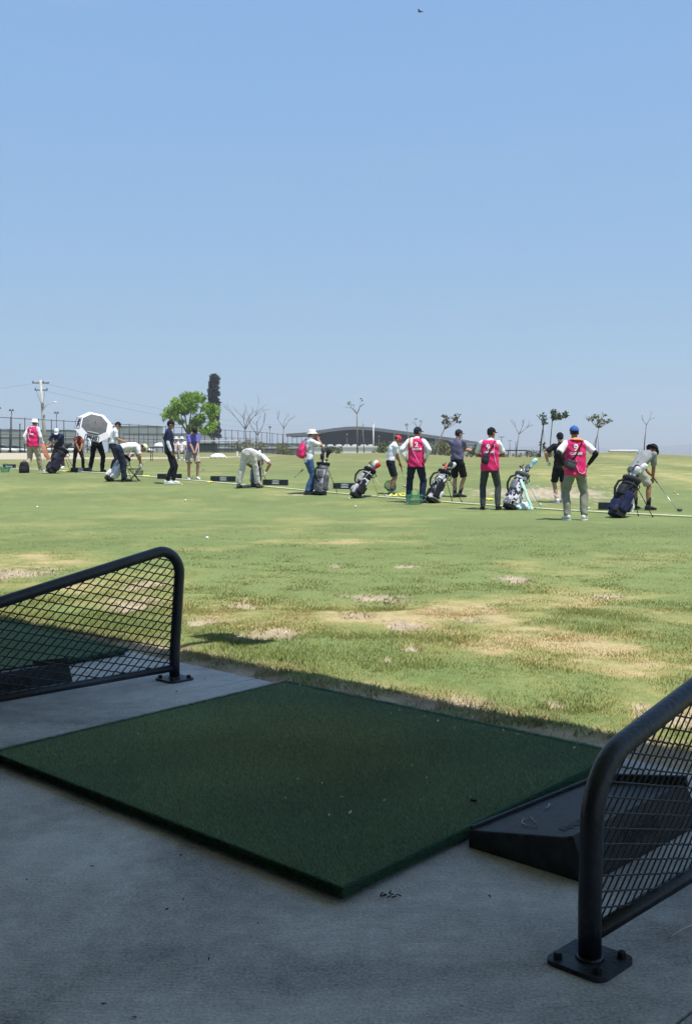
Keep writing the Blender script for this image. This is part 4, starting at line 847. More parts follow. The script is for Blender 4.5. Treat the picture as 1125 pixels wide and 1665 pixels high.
    for k, (col, lab, ox, oy, ln, sz) in enumerate(cover_cols):
        p = V(ox, oy, L * .92); d = V(ox * .9, oy * .9, 1).normalized(); q = p + d * ln
        rt = G().tube([p - d * .3, q], .006, 6).xf(Wm).obj('golf_club', M_gun); tag(rt, lab, 'golf club')
        f = V(ox, oy, 0).normalized() if abs(ox) + abs(oy) > .01 else V(0, 1, 0)
        g = G(); x, y, dd = frame(d); g.loft([(q - d * .10, x, y, .024 * sz, .024 * sz), (q - d * .03, x, y, .032 * sz, .032 * sz), (q + d * .03 + f * .015, x, y, .048 * sz, .056 * sz), (q + d * .09 + f * .03, x, y, .046 * sz, .056 * sz), (q + d * .125 + f * .035, x, y, .02 * sz, .03 * sz)], 14); g.xf(Wm).obj('headcover', fab(col), rt, voxel=.011, it=1)
    return Wm
CAMO = patchy((.62, .62, .63), (.015, .016, .02), 9, c3=(.30, .30, .32)); ZIG = patchy((.74, .74, .76), (.03, .035, .07), 16); PNL = patchy((.02, .02, .025), (.50, .50, .52), 8)
GR = (.10, .105, .12); DK = (.018, .019, .026); BL = (.020, .026, .075); WT = (.68, .68, .69); LG = (.40, .40, .42)
golf_bag('black and navy golf bag, its round side pocket beside the caddie in the blue cap', 1000, 842, -64, 29, .82, (DK, BL, (.045, .045, .055), (.035, .037, .05)), 5, rad=.155, cover_cols=((WT, 'club under a white headcover in the black and navy bag', .05, .05, .30, 1.15), (DK, 'club under a black headcover in the black and navy bag', -.05, .04, .26, 1.1), ((.7, .7, .72), 'short club under a white headcover in the black and navy bag', .06, -.03, .16, 1.0)), who='the black and navy bag by the bucket hat golfer')
golf_bag('black and white zigzag patterned golf bag beside the caddie in grey tights', 827, 829, -62, 26, .82, (ZIG, ZIG, GR, (.20, .21, .25)), 6, cover_cols=(((.45, .66, .76), 'club under a pale blue headcover in the zigzag patterned bag', .06, .06, .34, 1.05), ((.10, .11, .13), 'club under a dark headcover in the zigzag patterned bag', -.03, .06, .2, 1.0)), who='the zigzag patterned bag', legcol=(.30, .55, .50))
golf_bag('white and black patched golf bag with an orange headcover', 700, 818, -62, 29, .79, (CAMO, DK, DK, CAMO), 6, cover_cols=(((.55, .14, .06), 'club under an orange headcover in the white and black bag', -.06, .02, .14, 1.15), (WT, 'club under a white headcover in the white and black bag', .03, .06, .22, 1.1), ((.05, .05, .06), 'club under a black headcover in the white and black bag', .06, .0, .18, 1.05)), who='the white and black bag with the orange headcover')
golf_bag('black and grey golf bag with a red headcover standing alone beside the tee board', 576, 810, -64, 33, .79, (DK, PNL, DK, LG), 6, cover_cols=(((.50, .06, .05), 'club under a red headcover in the bag standing alone', .06, .05, .16, 1.1), ((.62, .62, .64), 'club under a pale headcover in the bag standing alone', -.02, .03, .22, 1.0)), who='the bag standing alone', legcol=(.50, .60, .30))
golf_bag('grey golf bag with tall black headcovers beside the person in jeans', 521, 805, -30, 10, .80, (LG, GR, DK, (.13, .13, .15)), 3, cover_cols=((DK, 'club under a tall black headcover leaning right in the grey bag', .05, .05, .30, 1.2), ((.06, .06, .07), 'club under a black and white headcover in the grey bag', -.04, .03, .34, 1.15), ((.03, .03, .04), 'club under a small black headcover in the grey bag', .0, -.05, .16, 1.0)), who='the grey bag beside the person in jeans', legs=True)
golf_bag('dark golf bag half seen between the legs of the player bending over', 415, 792, -10, 12, .84, (DK, GR, DK, LG), 4, rad=.115, cover_cols=((WT, 'club under a white headcover in the bag of the bending player', .03, .04, .12, .9),), who='the dark bag of the bending player')
golf_bag('white and grey golf bag lying low beside the bending player in navy trousers', 176, 783, -48, 42, .88, (WT, WT, DK, LG), 4, cover_cols=(((.26, .05, .06), 'club under a maroon headcover in the low white bag', -.04, .03, .12, 1.2), (WT, 'club under a white headcover in the low white bag', .05, .04, .16, 1.1)), who='the low white bag')
golf_bag('large black golf bag with white headcovers in front of the golfer in navy', 82, 770, -52, 32, .88, (DK, (.02, .02, .04), DK, (.05, .05, .06)), 5, rad=.17, cover_cols=((WT, 'club under a white and black headcover in the large black bag', .02, .05, .26, 1.3), ((.10, .10, .12), 'club under a charcoal headcover in the large black bag', .07, .03, .24, 1.3), ((.13, .12, .13), 'club under a dark grey headcover in the large black bag', .08, -.03, .18, 1.2)), who='the large black bag')
bp_ = spot(40, 769); g = G().loft([(V(0, 0, 0), V(1, 0, 0), V(0, 1, 0), .16, .12), (V(0, 0, .15), V(1, 0, 0), V(0, 1, 0), .165, .13), (V(0, 0, .32), V(1, 0, 0), V(0, 1, 0), .13, .10), (V(0, 0, .37), V(1, 0, 0), V(0, 1, 0), .06, .05)], 16, power=2.6)
root = empty('backpack', bp_); tag(root, 'black backpack standing on the grass behind the walking caddie', 'backpack'); g.obj('sack', fab((.02, .021, .026)), root, voxel=.012, it=2, crease=.01); G().box(V(0, -.125, .12), .22, .05, .16, None, .02).obj('front_pocket', fab((.03, .03, .036)), root); G().tube([V(-.05, .0, .37), V(0, 0, .41), V(.05, 0, .37)], .008, 6).obj('handle', M_blackp, root)
# towels hanging from bags
def hang(name, pts, w, col, label): return cloth_obj(name, pts, w, .012, col, label, 'towel', V(.1, -1, .1))
def fp(u, v, d): return far(u, v, d)
d = spot(1022, 840).y; hang('towel', [fp(1023, 783, d - .05), fp(1026, 800, d - .1), fp(1028, 822, d - .1), fp(1026, 833, d - .1)], .085, (.80, .80, .82), 'white towel hanging from the black and navy golf bag')
d = spot(835, 829).y; hang('towel', [fp(846, 779, d - .05), fp(852, 795, d - .15), fp(858, 812, d - .2), fp(865, 829, d - .25)], .075, (.50, .76, .66), 'pale mint towel hanging down in front of the zigzag patterned bag')
hang('towel', [fp(840, 790, d + .02), fp(838, 805, d + .02), fp(837, 820, d + .02)], .08, (.76, .77, .82), 'white cloth hanging on the side of the zigzag patterned bag')
d = spot(74, 770).y; hang('towel', [fp(69, 722, d - .1), fp(73, 733, d - .2), fp(80, 747, d - .22)], .17, (.46, .19, .11), 'rust orange towel draped over the large black golf bag')

# ------------------------------------------------------------------ things on the tee line
M_bag = mat('clear_plastic', (.55, .68, .72), .25, .2, 20, .6, 30)
p = spot(849, 829); g = G().ell(p + V(0, 0, .07), .22, .13, .11, n=16, m=8); tag(g.obj('plastic_bag', M_bag, None, voxel=.014, it=1, crease=.03), 'crumpled pale plastic bag on the grass below the zigzag patterned bag', 'plastic bag')
# tee line: a painted yellowish rope lying along the grass
pa, pb = spot(1180, 844.5), spot(2, 761.5)
M_rope = mat('tee_rope', (.70, .70, .48), .8, .15, 30)
pts = []
for k in range(121):
    q = pa.lerp(pb, k / 120); pts.append(V(q.x, q.y, tz(q.x, q.y) + .018))
tag(G().tube(pts, .019, 6).obj('tee_rope', M_rope), 'pale yellow rope laid along the tee line', 'rope')
# boards between the hitting places
M_board = mat('board_navy', (.020, .026, .042), .55, .15, 10); M_logo = mat('board_print', (.80, .83, .88), .5)
LD = (pb - pa).normalized(); LYAW = math.atan2(-LD.y, -LD.x)
bn = 0
for u, v, w, txt, lab in ((16, 762, 21, 'Reserve', 'dark tee board with a white word, beside a green basket'), (132, 768, 34, 'RANGE', 'dark tee board behind the white shoes of the golfer in the patterned shirt'), (276, 779, 40, 'RANGE', 'dark tee board behind the player in navy with white sleeves'),
                          (363, 783, 41, 'RANGE', 'dark tee board with a pale emblem, alone between the violet polo and the bending player'), (448, 789, 41, 'RANGE', 'dark tee board with a pale emblem at the right of the bending player'), (560, 795, 36, 'RANGE', 'dark tee board with a pale emblem beside the bag standing alone'), (986, 829, 26, '', 'short dark tee board showing beside the black and navy bag')):
    q = spot(u, v); root = empty('tee_board', q, -.30); w_ = w * q.y / F / math.cos(.30); h_ = .155; tag(root, lab, 'tee board', 'boards along the tee line')
    G().box(V(0, 0, h_ / 2), w_, .09, h_, None, .006).obj('board', M_board, root, smooth=False)
    for s in (-1, 1): G().box(V(s * w_ * .42, 0, -.02), .05, .10, .05, None, .004).obj('foot', M_blackp, root, smooth=False)
    if txt:
        if txt == 'RANGE':
            g = G(); g.loft([(V(.02, -.047, .045), V(1, 0, 0), V(0, 0, 1), .105, .010), (V(.02, -.049, .045), V(1, 0, 0), V(0, 0, 1), .105, .010)], 16, power=6); g.loft([(V(.02, -.047, .10), V(1, 0, 0), V(0, 0, 1), .100, .034), (V(.02, -.049, .10), V(1, 0, 0), V(0, 0, 1), .100, .034)], 18, power=4)
            g.obj('emblem', M_logo, root, smooth=False)
        me = text_mesh(txt, .055 if txt == 'RANGE' else .085, .002); me.materials.clear(); me.materials.append(M_board if txt == 'RANGE' else M_logo); o = bpy.data.objects.new('lettering', me); COL.objects.link(o); o.parent = root; o.location = (.02, -.0515, .098 if txt == 'RANGE' else .085); o.rotation_euler = (R(90), 0, 0)
# baskets of balls
def basket(label, u, v, r, h, tip=0, m=M_green_wire):
    root = empty('ball_basket', spot(u, v)); tag(root, label, 'basket', 'wire ball baskets'); T = Euler((R(tip), 0, R(20))).to_matrix().to_4x4(); g = G()
    if tip: T = Matrix.Translation((0, 0, r * .8)) @ T
    for k in range(7): z = h * k / 6; rr = r * (.72 + .28 * k / 6); g.tube([V(rr * math.cos(t), rr * math.sin(t), z) for t in np.linspace(0, 6.2832, 21)], .005 if k < 6 else .009, 5)
    for k in range(22): a = 6.2832 * k / 22; g.tube([V(0, 0, .003), V(r * .72 * math.cos(a), r * .72 * math.sin(a), 0), V(r * math.cos(a), r * math.sin(a), h)], .0045, 5)
    g.xf(T).obj('wire_body', m, root); G().tube([V(r * math.cos(t), .0, h + r * .75 * math.sin(t)) for t in np.linspace(0, 3.1416, 12)], .006, 6).xf(T @ Matrix.Rotation(R(40), 4, 'Z')).obj('handle', m, root); return root
basket('green wire basket at the heels of the caddie in navy trousers', 674, 820, .19, .20)
basket('green wire basket tipped towards a spill of yellow balls', 637, 803, .15, .16, -50)
basket('green wire basket in front of the end tee board', 9, 768, .16, .17)
basket('thin dark wire basket beside the folding stool', 227, 774, .12, .16, 0, M_gun)
def balls(pts, label, group, m, jit=.0):
    me = None
    for u, v in pts:
        q = spot(u, v)
        if me is None: me = G().ell(V(0, 0, .0), .0215, .0215, .0215, n=12, m=8).mesh('golf_ball'); me.materials.append(m)
        o = bpy.data.objects.new('golf_ball', me); COL.objects.link(o); o.location = q + V(0, 0, .022); s = random.uniform(1.0, 1.1); o.scale = (s, s, s); tag(o, label, 'golf ball', group)
random.seed(5)
balls([(646 + random.uniform(-12, 18), 806 + random.uniform(-2.4, 2.2)) for _ in range(46)], 'yellow practice ball spilled beside the tipped green basket', 'spilled yellow balls', M_yball)
balls([(880 + random.uniform(-8, 8), 805 + random.uniform(-.8, .8)) for _ in range(0)], '', '', M_ball)
balls([(795 + random.uniform(-6, 8), 813 + random.uniform(-1.2, 1.2)) for _ in range(14)] + [(108 + random.uniform(-6, 6), 767 + random.uniform(-.7, .7)) for _ in range(12)] + [(240 + random.uniform(-8, 8), 775.5 + random.uniform(-.7, .7)) for _ in range(12)] + [(343 + random.uniform(-5, 5), 785 + random.uniform(-.6, .6)) for _ in range(8)], 'pale ball in a loose heap on the tee line', 'balls heaped along the tee line', M_yball)
balls([(578, 825), (568, 812), (628, 807), (632, 808), (663, 819), (296, 789), (302, 815), (1107, 831), (878, 822), (957, 828), (1101, 806), (337, 877), (235, 752), (61, 826)], 'white ball lying by itself on the lawn', 'single white balls on the lawn', M_ball)
balls([(1096, 802)], 'bright ball on a peg at the far right of the tee line', None, mat('orange_ball', (.85, .35, .10), .4))
# folding stool
q = spot(219, 783); root = empty('folding_stool', q, .3); tag(root, 'small black folding stool beside the bending player in navy trousers', 'stool'); w_, h_ = .15, .36
G().box(V(0, 0, h_), .32, .26, .03, None, .008).obj('seat', fab((.03, .05, .06)), root)
for s in (-1, 1):
    for t in (-1, 1): G().tube([V(-t * w_, s * .12, 0), V(t * w_, s * .12, h_)], .009, 6).obj('leg', M_blackp, root)
# loose club leaning behind the person in jeans
golf_club('dark club with its grip tilted up behind the legs of the person in jeans', far(493, 763, spot(500, 804).y + .25), far(479, 777, spot(500, 804).y + .2), False)
G_seat = 'people seated at the edge of the range'
# chair, table and seated onlookers by the fence
q = spot(262, 752); q = V((262 - U0) / F * 58, 58, tz((262 - U0) / F * 58, 58)); root = empty('folding_table', q); tag(root, 'small dark folding table at the edge of the range behind the player in navy', 'table')
G().box(V(0, 0, .72), 1.1, .6, .04, None, .01).obj('table_top', M_blackp, root)
for s in (-1, 1):
    for t in (-1, 1): G().tube([V(s * .5, t * .25, 0), V(s * .5, t * .25, .72)], .018, 6).obj('leg', M_gun, root)
tag(G().ell(q + V(-.05, 0, .74), .36, .25, .24, n=14, m=7, z0=0).obj('covered_box', fab((.7, .7, .72)), None), 'white covered box on the small folding table', 'box')
for u, dx, col, cp, lab in ((287, 0, (.62, .55, .50), (.72, .70, .62), 'person seated at the edge of the range in pale clothes and a straw hat'), (296, 0, (.70, .70, .72), (.70, .70, .70), 'person seated at the edge of the range in white clothes, close to the violet polo')):
    b = V((u - U0) / F * 57, 57, tz((u - U0) / F * 57, 57))
    person(lab, u, 745, 190, 1.70, col, (.30, .28, .27), (.5, .5, .5), pel=(0, -.18, .50), lean=-6, feet=((-.12, .28, 4), (.12, .30, -4)), hands=((-.14, .20, .62), (.14, .20, .62)), hat=(cp, .05), base=b, group=G_seat)
    root = empty('chair', b, R(190)); tag(root, 'dark folding chair of the person in ' + ('pale clothes and straw hat' if u < 290 else 'white clothes beside the violet polo'), 'chair'); G().box(V(0, -.18, .40), .46, .44, .04, None, .01).obj('seat', M_blackp, root); G().box(V(0, -.42, .70), .46, .04, .42, None, .01).obj('backrest', M_blackp, root)
    for s in (-1, 1):
        for t in (-.36, .0): G().tube([V(s * .21, t, 0), V(s * .21, t, .40)], .012, 6).obj('leg', M_gun, root)
# white range markers
for u, v, d, h, lab in ((386, 742, 66, .36, 'small white post at the edge of the range left of the bending player'),):
    q = V((u - U0) / F * d, d, tz((u - U0) / F * d, d)); root = empty('marker_post', q); tag(root, lab, 'post'); G().box(V(0, 0, h / 2), .11, .11, h, None, .01).obj('shaft', M_white, root); G().box(V(0, 0, h + .02), .13, .13, .04, None, .01).obj('cap', M_white, root)
q = V((355 - U0) / F * 68, 68, tz((355 - U0) / F * 68, 68)); tag(G().ell(q, .55, .4, .30, n=18, m=8, z0=0).obj('gravel_heap', mat('pale_gravel', (.72, .70, .66), .9, .2, 9, .5, 20), None, voxel=.05, it=1, crease=.03), 'low white heap of gravel at the foot of the fence', 'gravel heap')
# low white edging at the crest of the mound
q = far(1012, 737.5, 76); root = empty('white_edging', V(q.x, q.y, tz(q.x, q.y) + .04)); tag(root, 'long white board lying on the crest of the mound left of the bucket hat golfer', 'board')
G().box(V(0, 0, .10), 2.0, .5, .12, None, .02).obj('plank', M_white, root); G().box(V(0, .05, .03), 1.9, .4, .14, None, .01).obj('support', M_white, root)
# grey drain cover on the far lawn edge and a bird
b = far(683, 19, 60); root = empty('bird', b, R(60)); tag(root, 'small dark bird flying high in the clear sky', 'bird')
g = G().loft([(V(0, -.15, .0), V(1, 0, 0), V(0, 0, 1), .008, .004), (V(0, -.08, 0), V(1, 0, 0), V(0, 0, 1), .03, .022), (V(0, .0, 0), V(1, 0, 0), V(0, 0, 1), .045, .042), (V(0, .08, .008), V(1, 0, 0), V(0, 0, 1), .03, .03), (V(0, .12, .015), V(1, 0, 0), V(0, 0, 1), .024, .024), (V(0, .16, .012), V(1, 0, 0), V(0, 0, 1), .004, .004)], 12)
for s in (-1, 1): g.loft([(V(s * .03, .01, .01), V(0, 1, 0), V(0, 0, 1), .055, .008), (V(s * .13, .035, .05), V(0, 1, 0), V(0, 0, 1), .05, .006), (V(s * .22, .0, .06), V(0, 1, 0), V(0, 0, 1), .03, .004), (V(s * .29, -.05, .05), V(0, 1, 0), V(0, 0, 1), .006, .002)], 10)
g.loft([(V(0, -.13, 0), V(1, 0, 0), V(0, 0, 1), .02, .005), (V(0, -.20, 0), V(1, 0, 0), V(0, 0, 1), .045, .003)], 10)
g.obj('body', mat('bird_dark', (.02, .022, .03), .7), root)

# ------------------------------------------------------------------ fence
M_fence = mat('fence_steel', (.022, .030, .036), .5); M_chain = mat('chain_link', (.10, .12, .13), .5, metal=.0)
def fence(name, label, p0, p1, h, sp, group, rails=(0.02, .5, .98), r=.046, wires=.13, z0=None):
    root = empty(name, V(p0.x, p0.y, tz(p0.x, p0.y))); tag(root, label, 'fence', group); d = (p1 - p0); L = d.length; n = int(L / sp)
    zf = lambda q: tz(q.x, q.y) - .02
    bpost = None; base = root.location
    for k in range(n + 1):
        q = p0 + d * (k / n); 
        if bpost is None: bpost = G().cone(V(0, 0, -.2), V(0, 0, h + .04), r, r, 8).mesh('post'); bpost.materials.append(M_fence)
        o = bpy.data.objects.new('post', bpost); COL.objects.link(o); o.parent = root; o.location = V(q.x - base.x, q.y - base.y, zf(q) - base.z)
    for t in rails:
        g = G().tube([V((p0 + d * (k / n)).x - base.x, (p0 + d * (k / n)).y - base.y, zf(p0 + d * (k / n)) - base.z + h * t) for k in range(0, n + 1)], r * .7, 6); g.obj('rail', M_fence, root)
    m = int(L / wires); vs = []; fs = []; s = d.normalized() * .0028
    for k in range(m + 1):
        q = p0 + d * (k / m); z = zf(q)
        for i, (o, zz) in enumerate(((-s, .04), (s, .04), (s, h), (-s, h))): vs.append((q.x + o.x - base.x, q.y + o.y - base.y, z + zz - base.z))
        fs.append((4 * k, 4 * k + 1, 4 * k + 2, 4 * k + 3))
    me = bpy.data.meshes.new('wire_mesh'); me.from_pydata(vs, [], fs); link('wire_mesh', me, M_chain, root)
f0 = V(-62, 12.0, 0); fa, fb = V(-33.9, 106, 0), V(-9.8, 187, 0); fd = (fb - fa).normalized()
fence('tall_fence', 'tall dark steel fence with thin posts running behind the range', fa - fd * 8, fb + fd * 14, 3.55, 2.45, 'steel fences')
fence('tall_fence', 'second steel fence with a lower top rail behind the tall one', V(-46, 118, 0), V(-17, 212, 0), 3.0, 3.1, 'steel fences', (.02, .6, .98), .045)
# gate-like thick posts at the far left
for u, v0, v1, lab in ((2, 699, 737, 'thick black post at the left end of the fence'), (17.5, 702, 737, 'thick black post standing second from the left end of the fence'), (33, 690, 737, 'thin black post beside the left end of the fence')):
    d = 100; q = far(u, v1, d); z = tz(q.x, q.y); h = EYE + (V0 - v0) / F * d - z; root = empty('gate_post', V(q.x, q.y, z)); tag(root, lab, 'post', 'black gate posts'); G().cone(V(0, 0, -.1), V(0, 0, h), .055, .055, 10).obj('shaft', M_fence, root); G().ell(V(0, 0, h), .07, .07, .06, n=10, m=6).obj('cap', M_fence, root)
# batting cage like shed behind the violet polo
d = 122; q = far(345, 738, d); z = tz(q.x, q.y); root = empty('equipment_shed', V(q.x, q.y, z), R(-8)); tag(root, 'low grey shed with a white topped rail beside the violet polo golfer', 'shed')
G().box(V(-.4, 0, .48), 1.6, 2.0, .96, None, .02).obj('wall', mat('shed_grey', (.10, .115, .12), .8, .15, 3), root, smooth=False); G().box(V(-.3, 0, 1.03), 2.2, 2.3, .12, None, .02).obj('roof', mat('shed_roof', (.06, .07, .08), .7), root, smooth=False)
G().box(V(1.0, -1.2, 1.34), 4.6, .08, .10, None, .01).obj('rail', M_white, root, smooth=False)
for x in (-1.2, .6, 2.2, 3.2): G().box(V(x, -1.2, .64), .07, .07, 1.3, None, 0).obj('post', M_white if x < 0 else M_fence, root, smooth=False)

# ------------------------------------------------------------------ poles
M_cpole = mat('concrete_pole', (.48, .46, .43), .85, .1, 2); M_arm = mat('crossarm', (.11, .10, .10), .7); M_ins = mat('insulator', (.45, .45, .47), .4)
d = 130; s = d / F; q = far(75, 738, d); z = tz(q.x, q.y); H = EYE + (V0 - 618) * s - z
root = empty('utility_pole', V(q.x, q.y, z)); tag(root, 'tall leaning concrete utility pole with two crossarms and a street lamp', 'utility pole')
tip = V(-8.5 * s, 0, H); G().tube([V(0, 0, -.3), tip * .5, tip], [.24, .20, .15], 14).obj('pole', M_cpole, root)
for zz, w, n in ((H - .35, 2.0, 4), (H - 1.2, 1.55, 3)):
    c = tip * (zz / H); a = G().box(c, w, .12, .13).obj('crossarm', M_arm, root, smooth=False)
    for k in range(n): x = (k / (n - 1) - .5) * (w - .15); G().loft([(c + V(x, 0, .06), V(1, 0, 0), V(0, 1, 0), .05, .05), (c + V(x, 0, .16), V(1, 0, 0), V(0, 1, 0), .075, .075), (c + V(x, 0, .27), V(1, 0, 0), V(0, 1, 0), .05, .05)], 10).obj('insulator', M_ins if k % 2 else M_arm, a)
for k, (x, zz) in enumerate(((-.55, H - 2.0), (.45, H - 2.1))): G().tube([tip * ((H - 1.2) / H) + V(x, -.1, 0), V(tip.x * .75 + x * .7, -.12, zz), V(tip.x * .7, -.1, zz - 1.0)], .02, 5).obj('jumper_wire', M_arm, root)
G().loft([(tip * .655 + V(.1, -.2, -.25), V(1, 0, 0), V(0, 1, 0), .17, .17), (tip * .655 + V(.1, -.2, .3), V(1, 0, 0), V(0, 1, 0), .17, .17)], 14).obj('transformer', mat('transformer', (.20, .21, .22), .6), root, autos=40)
arm = [tip * .58, tip * .64 + V(.5, 0, .2), far(90, 654, d) - root.location]; G().tube(arm, .045, 8).obj('lamp_arm', M_cpole, root); G().ell(arm[-1], .24, .13, .09, n=12, m=7).obj('lamp_head', M_white, root)
G().ell(tip * .51 + V(.2, -.2, 0), .10, .10, .14, n=10, m=6).obj('meter_box', M_arm, root)
POLE_TOP = root.location + tip * .97; POLE_2 = root.location + tip * ((H - 1.2) / H)
def flood_pole(label, u, v0, d, w, heads=2, r=.07, m=M_arm):
    q = far(u, 738, d); z = tz(q.x, q.y); H = EYE + (V0 - v0) * d / F - z; root = empty('light_pole', V(q.x, q.y, z)); tag(root, label, 'light pole', 'distant light poles')
    G().tube([V(0, 0, -.2), V(0, 0, H)], [r, r * .7], 8).obj('pole', m, root); a = G().box(V(0, 0, H), w, .1, .1).obj('crossarm', m, root, smooth=False)
    for k in range(heads): x = ((k + .5) / heads - .5) * w * .95; G().box(V(x, -.1, H + .16), w / heads * .55, .22, .26, Euler((R(-25), 0, 0)).to_matrix(), .02).obj('lamp_head', m, a)
M_dp = mat('pole_grey', (.12, .13, .14), .6)
flood_pole('slim light pole with two lamps, left of the utility pole', 19.5, 668, 190, .95, 2, .10); flood_pole('slim light pole with two lamps, right of the utility pole', 92.5, 672, 200, 1.0, 2, .09); flood_pole('light pole cut by the left edge of the picture', -1, 664.5, 180, .8, 2, .08)
flood_pole('short light pole above the fence between the bare saplings', 439, 695, 230, .8, 1, .08, M_dp); flood_pole('small lamp pole in front of the arched roof, nearer its left end', 564, 708, 210, .6, 1, .06, M_dp); flood_pole('small lamp pole in front of the arched roof, right of the white pole', 616, 711, 230, .5, 1, .06, M_dp)
flood_pole('pale pole with a bar to one side in front of the arched roof', 607, 688, 160, .1, 1, .13, mat('pale_pole', (.55, .55, .54), .6))
flood_pole('far power pylon with a wide crossbar at the right of the caddie in tights', 815, 711, 420, 2.4, 3, .2, M_dp); flood_pole('smaller far power pylon with a crossbar', 828.5, 717, 480, 2.0, 3, .2, M_dp); flood_pole('far thin mast between two pylons and a bare sapling', 838, 719, 500, .4, 1, .2, M_dp)
flood_pole('thin mast rising behind the slate purple player', 751, 702, 330, .5, 1, .12, M_dp)
# overhead wires
M_wire = mat('wire', (.16, .18, .20), .6)
for a, b, sag, lab in ((POLE_TOP, far(520, 690, 330), 2.0, 'upper power line sagging from the utility pole towards the right'), (POLE_2, far(520, 697, 330), 2.0, 'lower power line sagging from the utility pole towards the right'), (POLE_TOP, far(-260, 640, 110), .6, 'power line leaving the utility pole to the left')):
    tag(G().tube([a.lerp(b, k / 30) - V(0, 0, 4 * sag * (k / 30) * (1 - k / 30)) for k in range(31)], .013, 5).obj('power_line', M_wire), lab, 'power line', 'power lines')

# ------------------------------------------------------------------ trees
M_bark = mat('bark', (.19, .165, .14), .9, .2, 6, .4, 30); M_barkd = mat('bark_dark', (.07, .06, .055), .9, .2, 6)
M_leaf = mat('leaf', (.1, .2, .03), .6, attr='col', spec=.25, trans=.30)
def leaf_cloud(name, c, size, n, lw, ll, cols, parent, droop=.5, clump=None):
    """many small leaf faces gathered in clumps; c: list of (centre, radius)"""
    cs = np.array([[*p, r] for p, r in c]); pick = rng.choice(len(cs), n, p=cs[:, 3] ** 2 / (cs[:, 3] ** 2).sum()); u = rng.normal(size=(n, 3)); u /= np.linalg.norm(u, axis=1)[:, None]; rr = cs[pick, 3] * (.35 + .75 * rng.random(n) ** .6)
    p = cs[pick, :3] + u * rr[:, None] * np.array([1, 1, .85]); d = u * .8 + rng.normal(size=(n, 3)) * .6; d[:, 2] -= droop; d /= np.linalg.norm(d, axis=1)[:, None]
    s = np.cross(d, rng.normal(size=(n, 3))); s /= np.linalg.norm(s, axis=1)[:, None]; k = (.6 + .8 * rng.random(n))[:, None]
    v = np.empty((n, 4, 3)); v[:, 0] = p; v[:, 1] = p + d * ll * .5 * k + s * lw * k; v[:, 2] = p + d * ll * k; v[:, 3] = p + d * ll * .5 * k - s * lw * k
    cv = rng.random(len(cs)); a, b = np.array(cols[0]), np.array(cols[1]); t = np.clip(cv[pick] * .6 + rng.random(n) * .5, 0, 1)[:, None]; col = a + (b - a) * t
    return link(name, mesh_np(name, v.reshape(-1, 3), quads=np.arange(4 * n).reshape(-1, 4), col=np.repeat(col, 4, 0)), M_leaf, parent)
def ground_at(u, d): x = (u - U0) / F * d; return V(x, d, tz(x, d))
# broad leafy tree
d = 116; b = ground_at(307, d); s = d / F; root = empty('leafy_tree', b); tag(root, 'bright green broad leafy tree with hanging leaves behind the violet polo golfer', 'tree')
def rel(u, v, dd=0): return far(u, v, d + dd) - b
tr = G(); fk = rel(306, 702); tr.tube([V(0, 0, -.2), V(.03, 0, 1.2), fk], [.20, .16, .13], 12)
tips = [(280, 668, -.6), (296, 655, .5), (315, 648, -.4), (333, 662, .6), (342, 684, -.3), (323, 690, .8), (287, 684, .4)]
for u, v, dd in tips: t = rel(u, v, dd); tr.tube([fk - V(0, 0, .3), fk.lerp(t, .5) + V(0, 0, .15), t], [.10, .06, .025], 8)
tr.obj('trunk', M_bark, root)
random.seed(11); cl = []
for u, v, r in ((276, 664, 13), (272, 672, 9), (288, 655, 15), (300, 645, 14), (313, 640, 12), (326, 648, 15), (338, 660, 15), (346, 673, 13), (349, 686, 10), (340, 692, 12), (329, 676, 15), (312, 662, 17), (296, 666, 15), (284, 674, 10), (318, 683, 12), (306, 652, 14), (334, 698, 8), (268, 677, 5), (297, 684, 6), (309, 694, 7), (322, 697, 7), (354, 664, 6)):
    for k in range(3): cl.append((rel(u + random.uniform(-4, 4), v + random.uniform(-4, 4), random.uniform(-1.9, 1.9)), r * s * random.uniform(.26, .58)))
leaf_cloud('crown', cl, 1, 7500, .055, .36, ((.06, .14, .02), (.34, .50, .09)), root, .9)
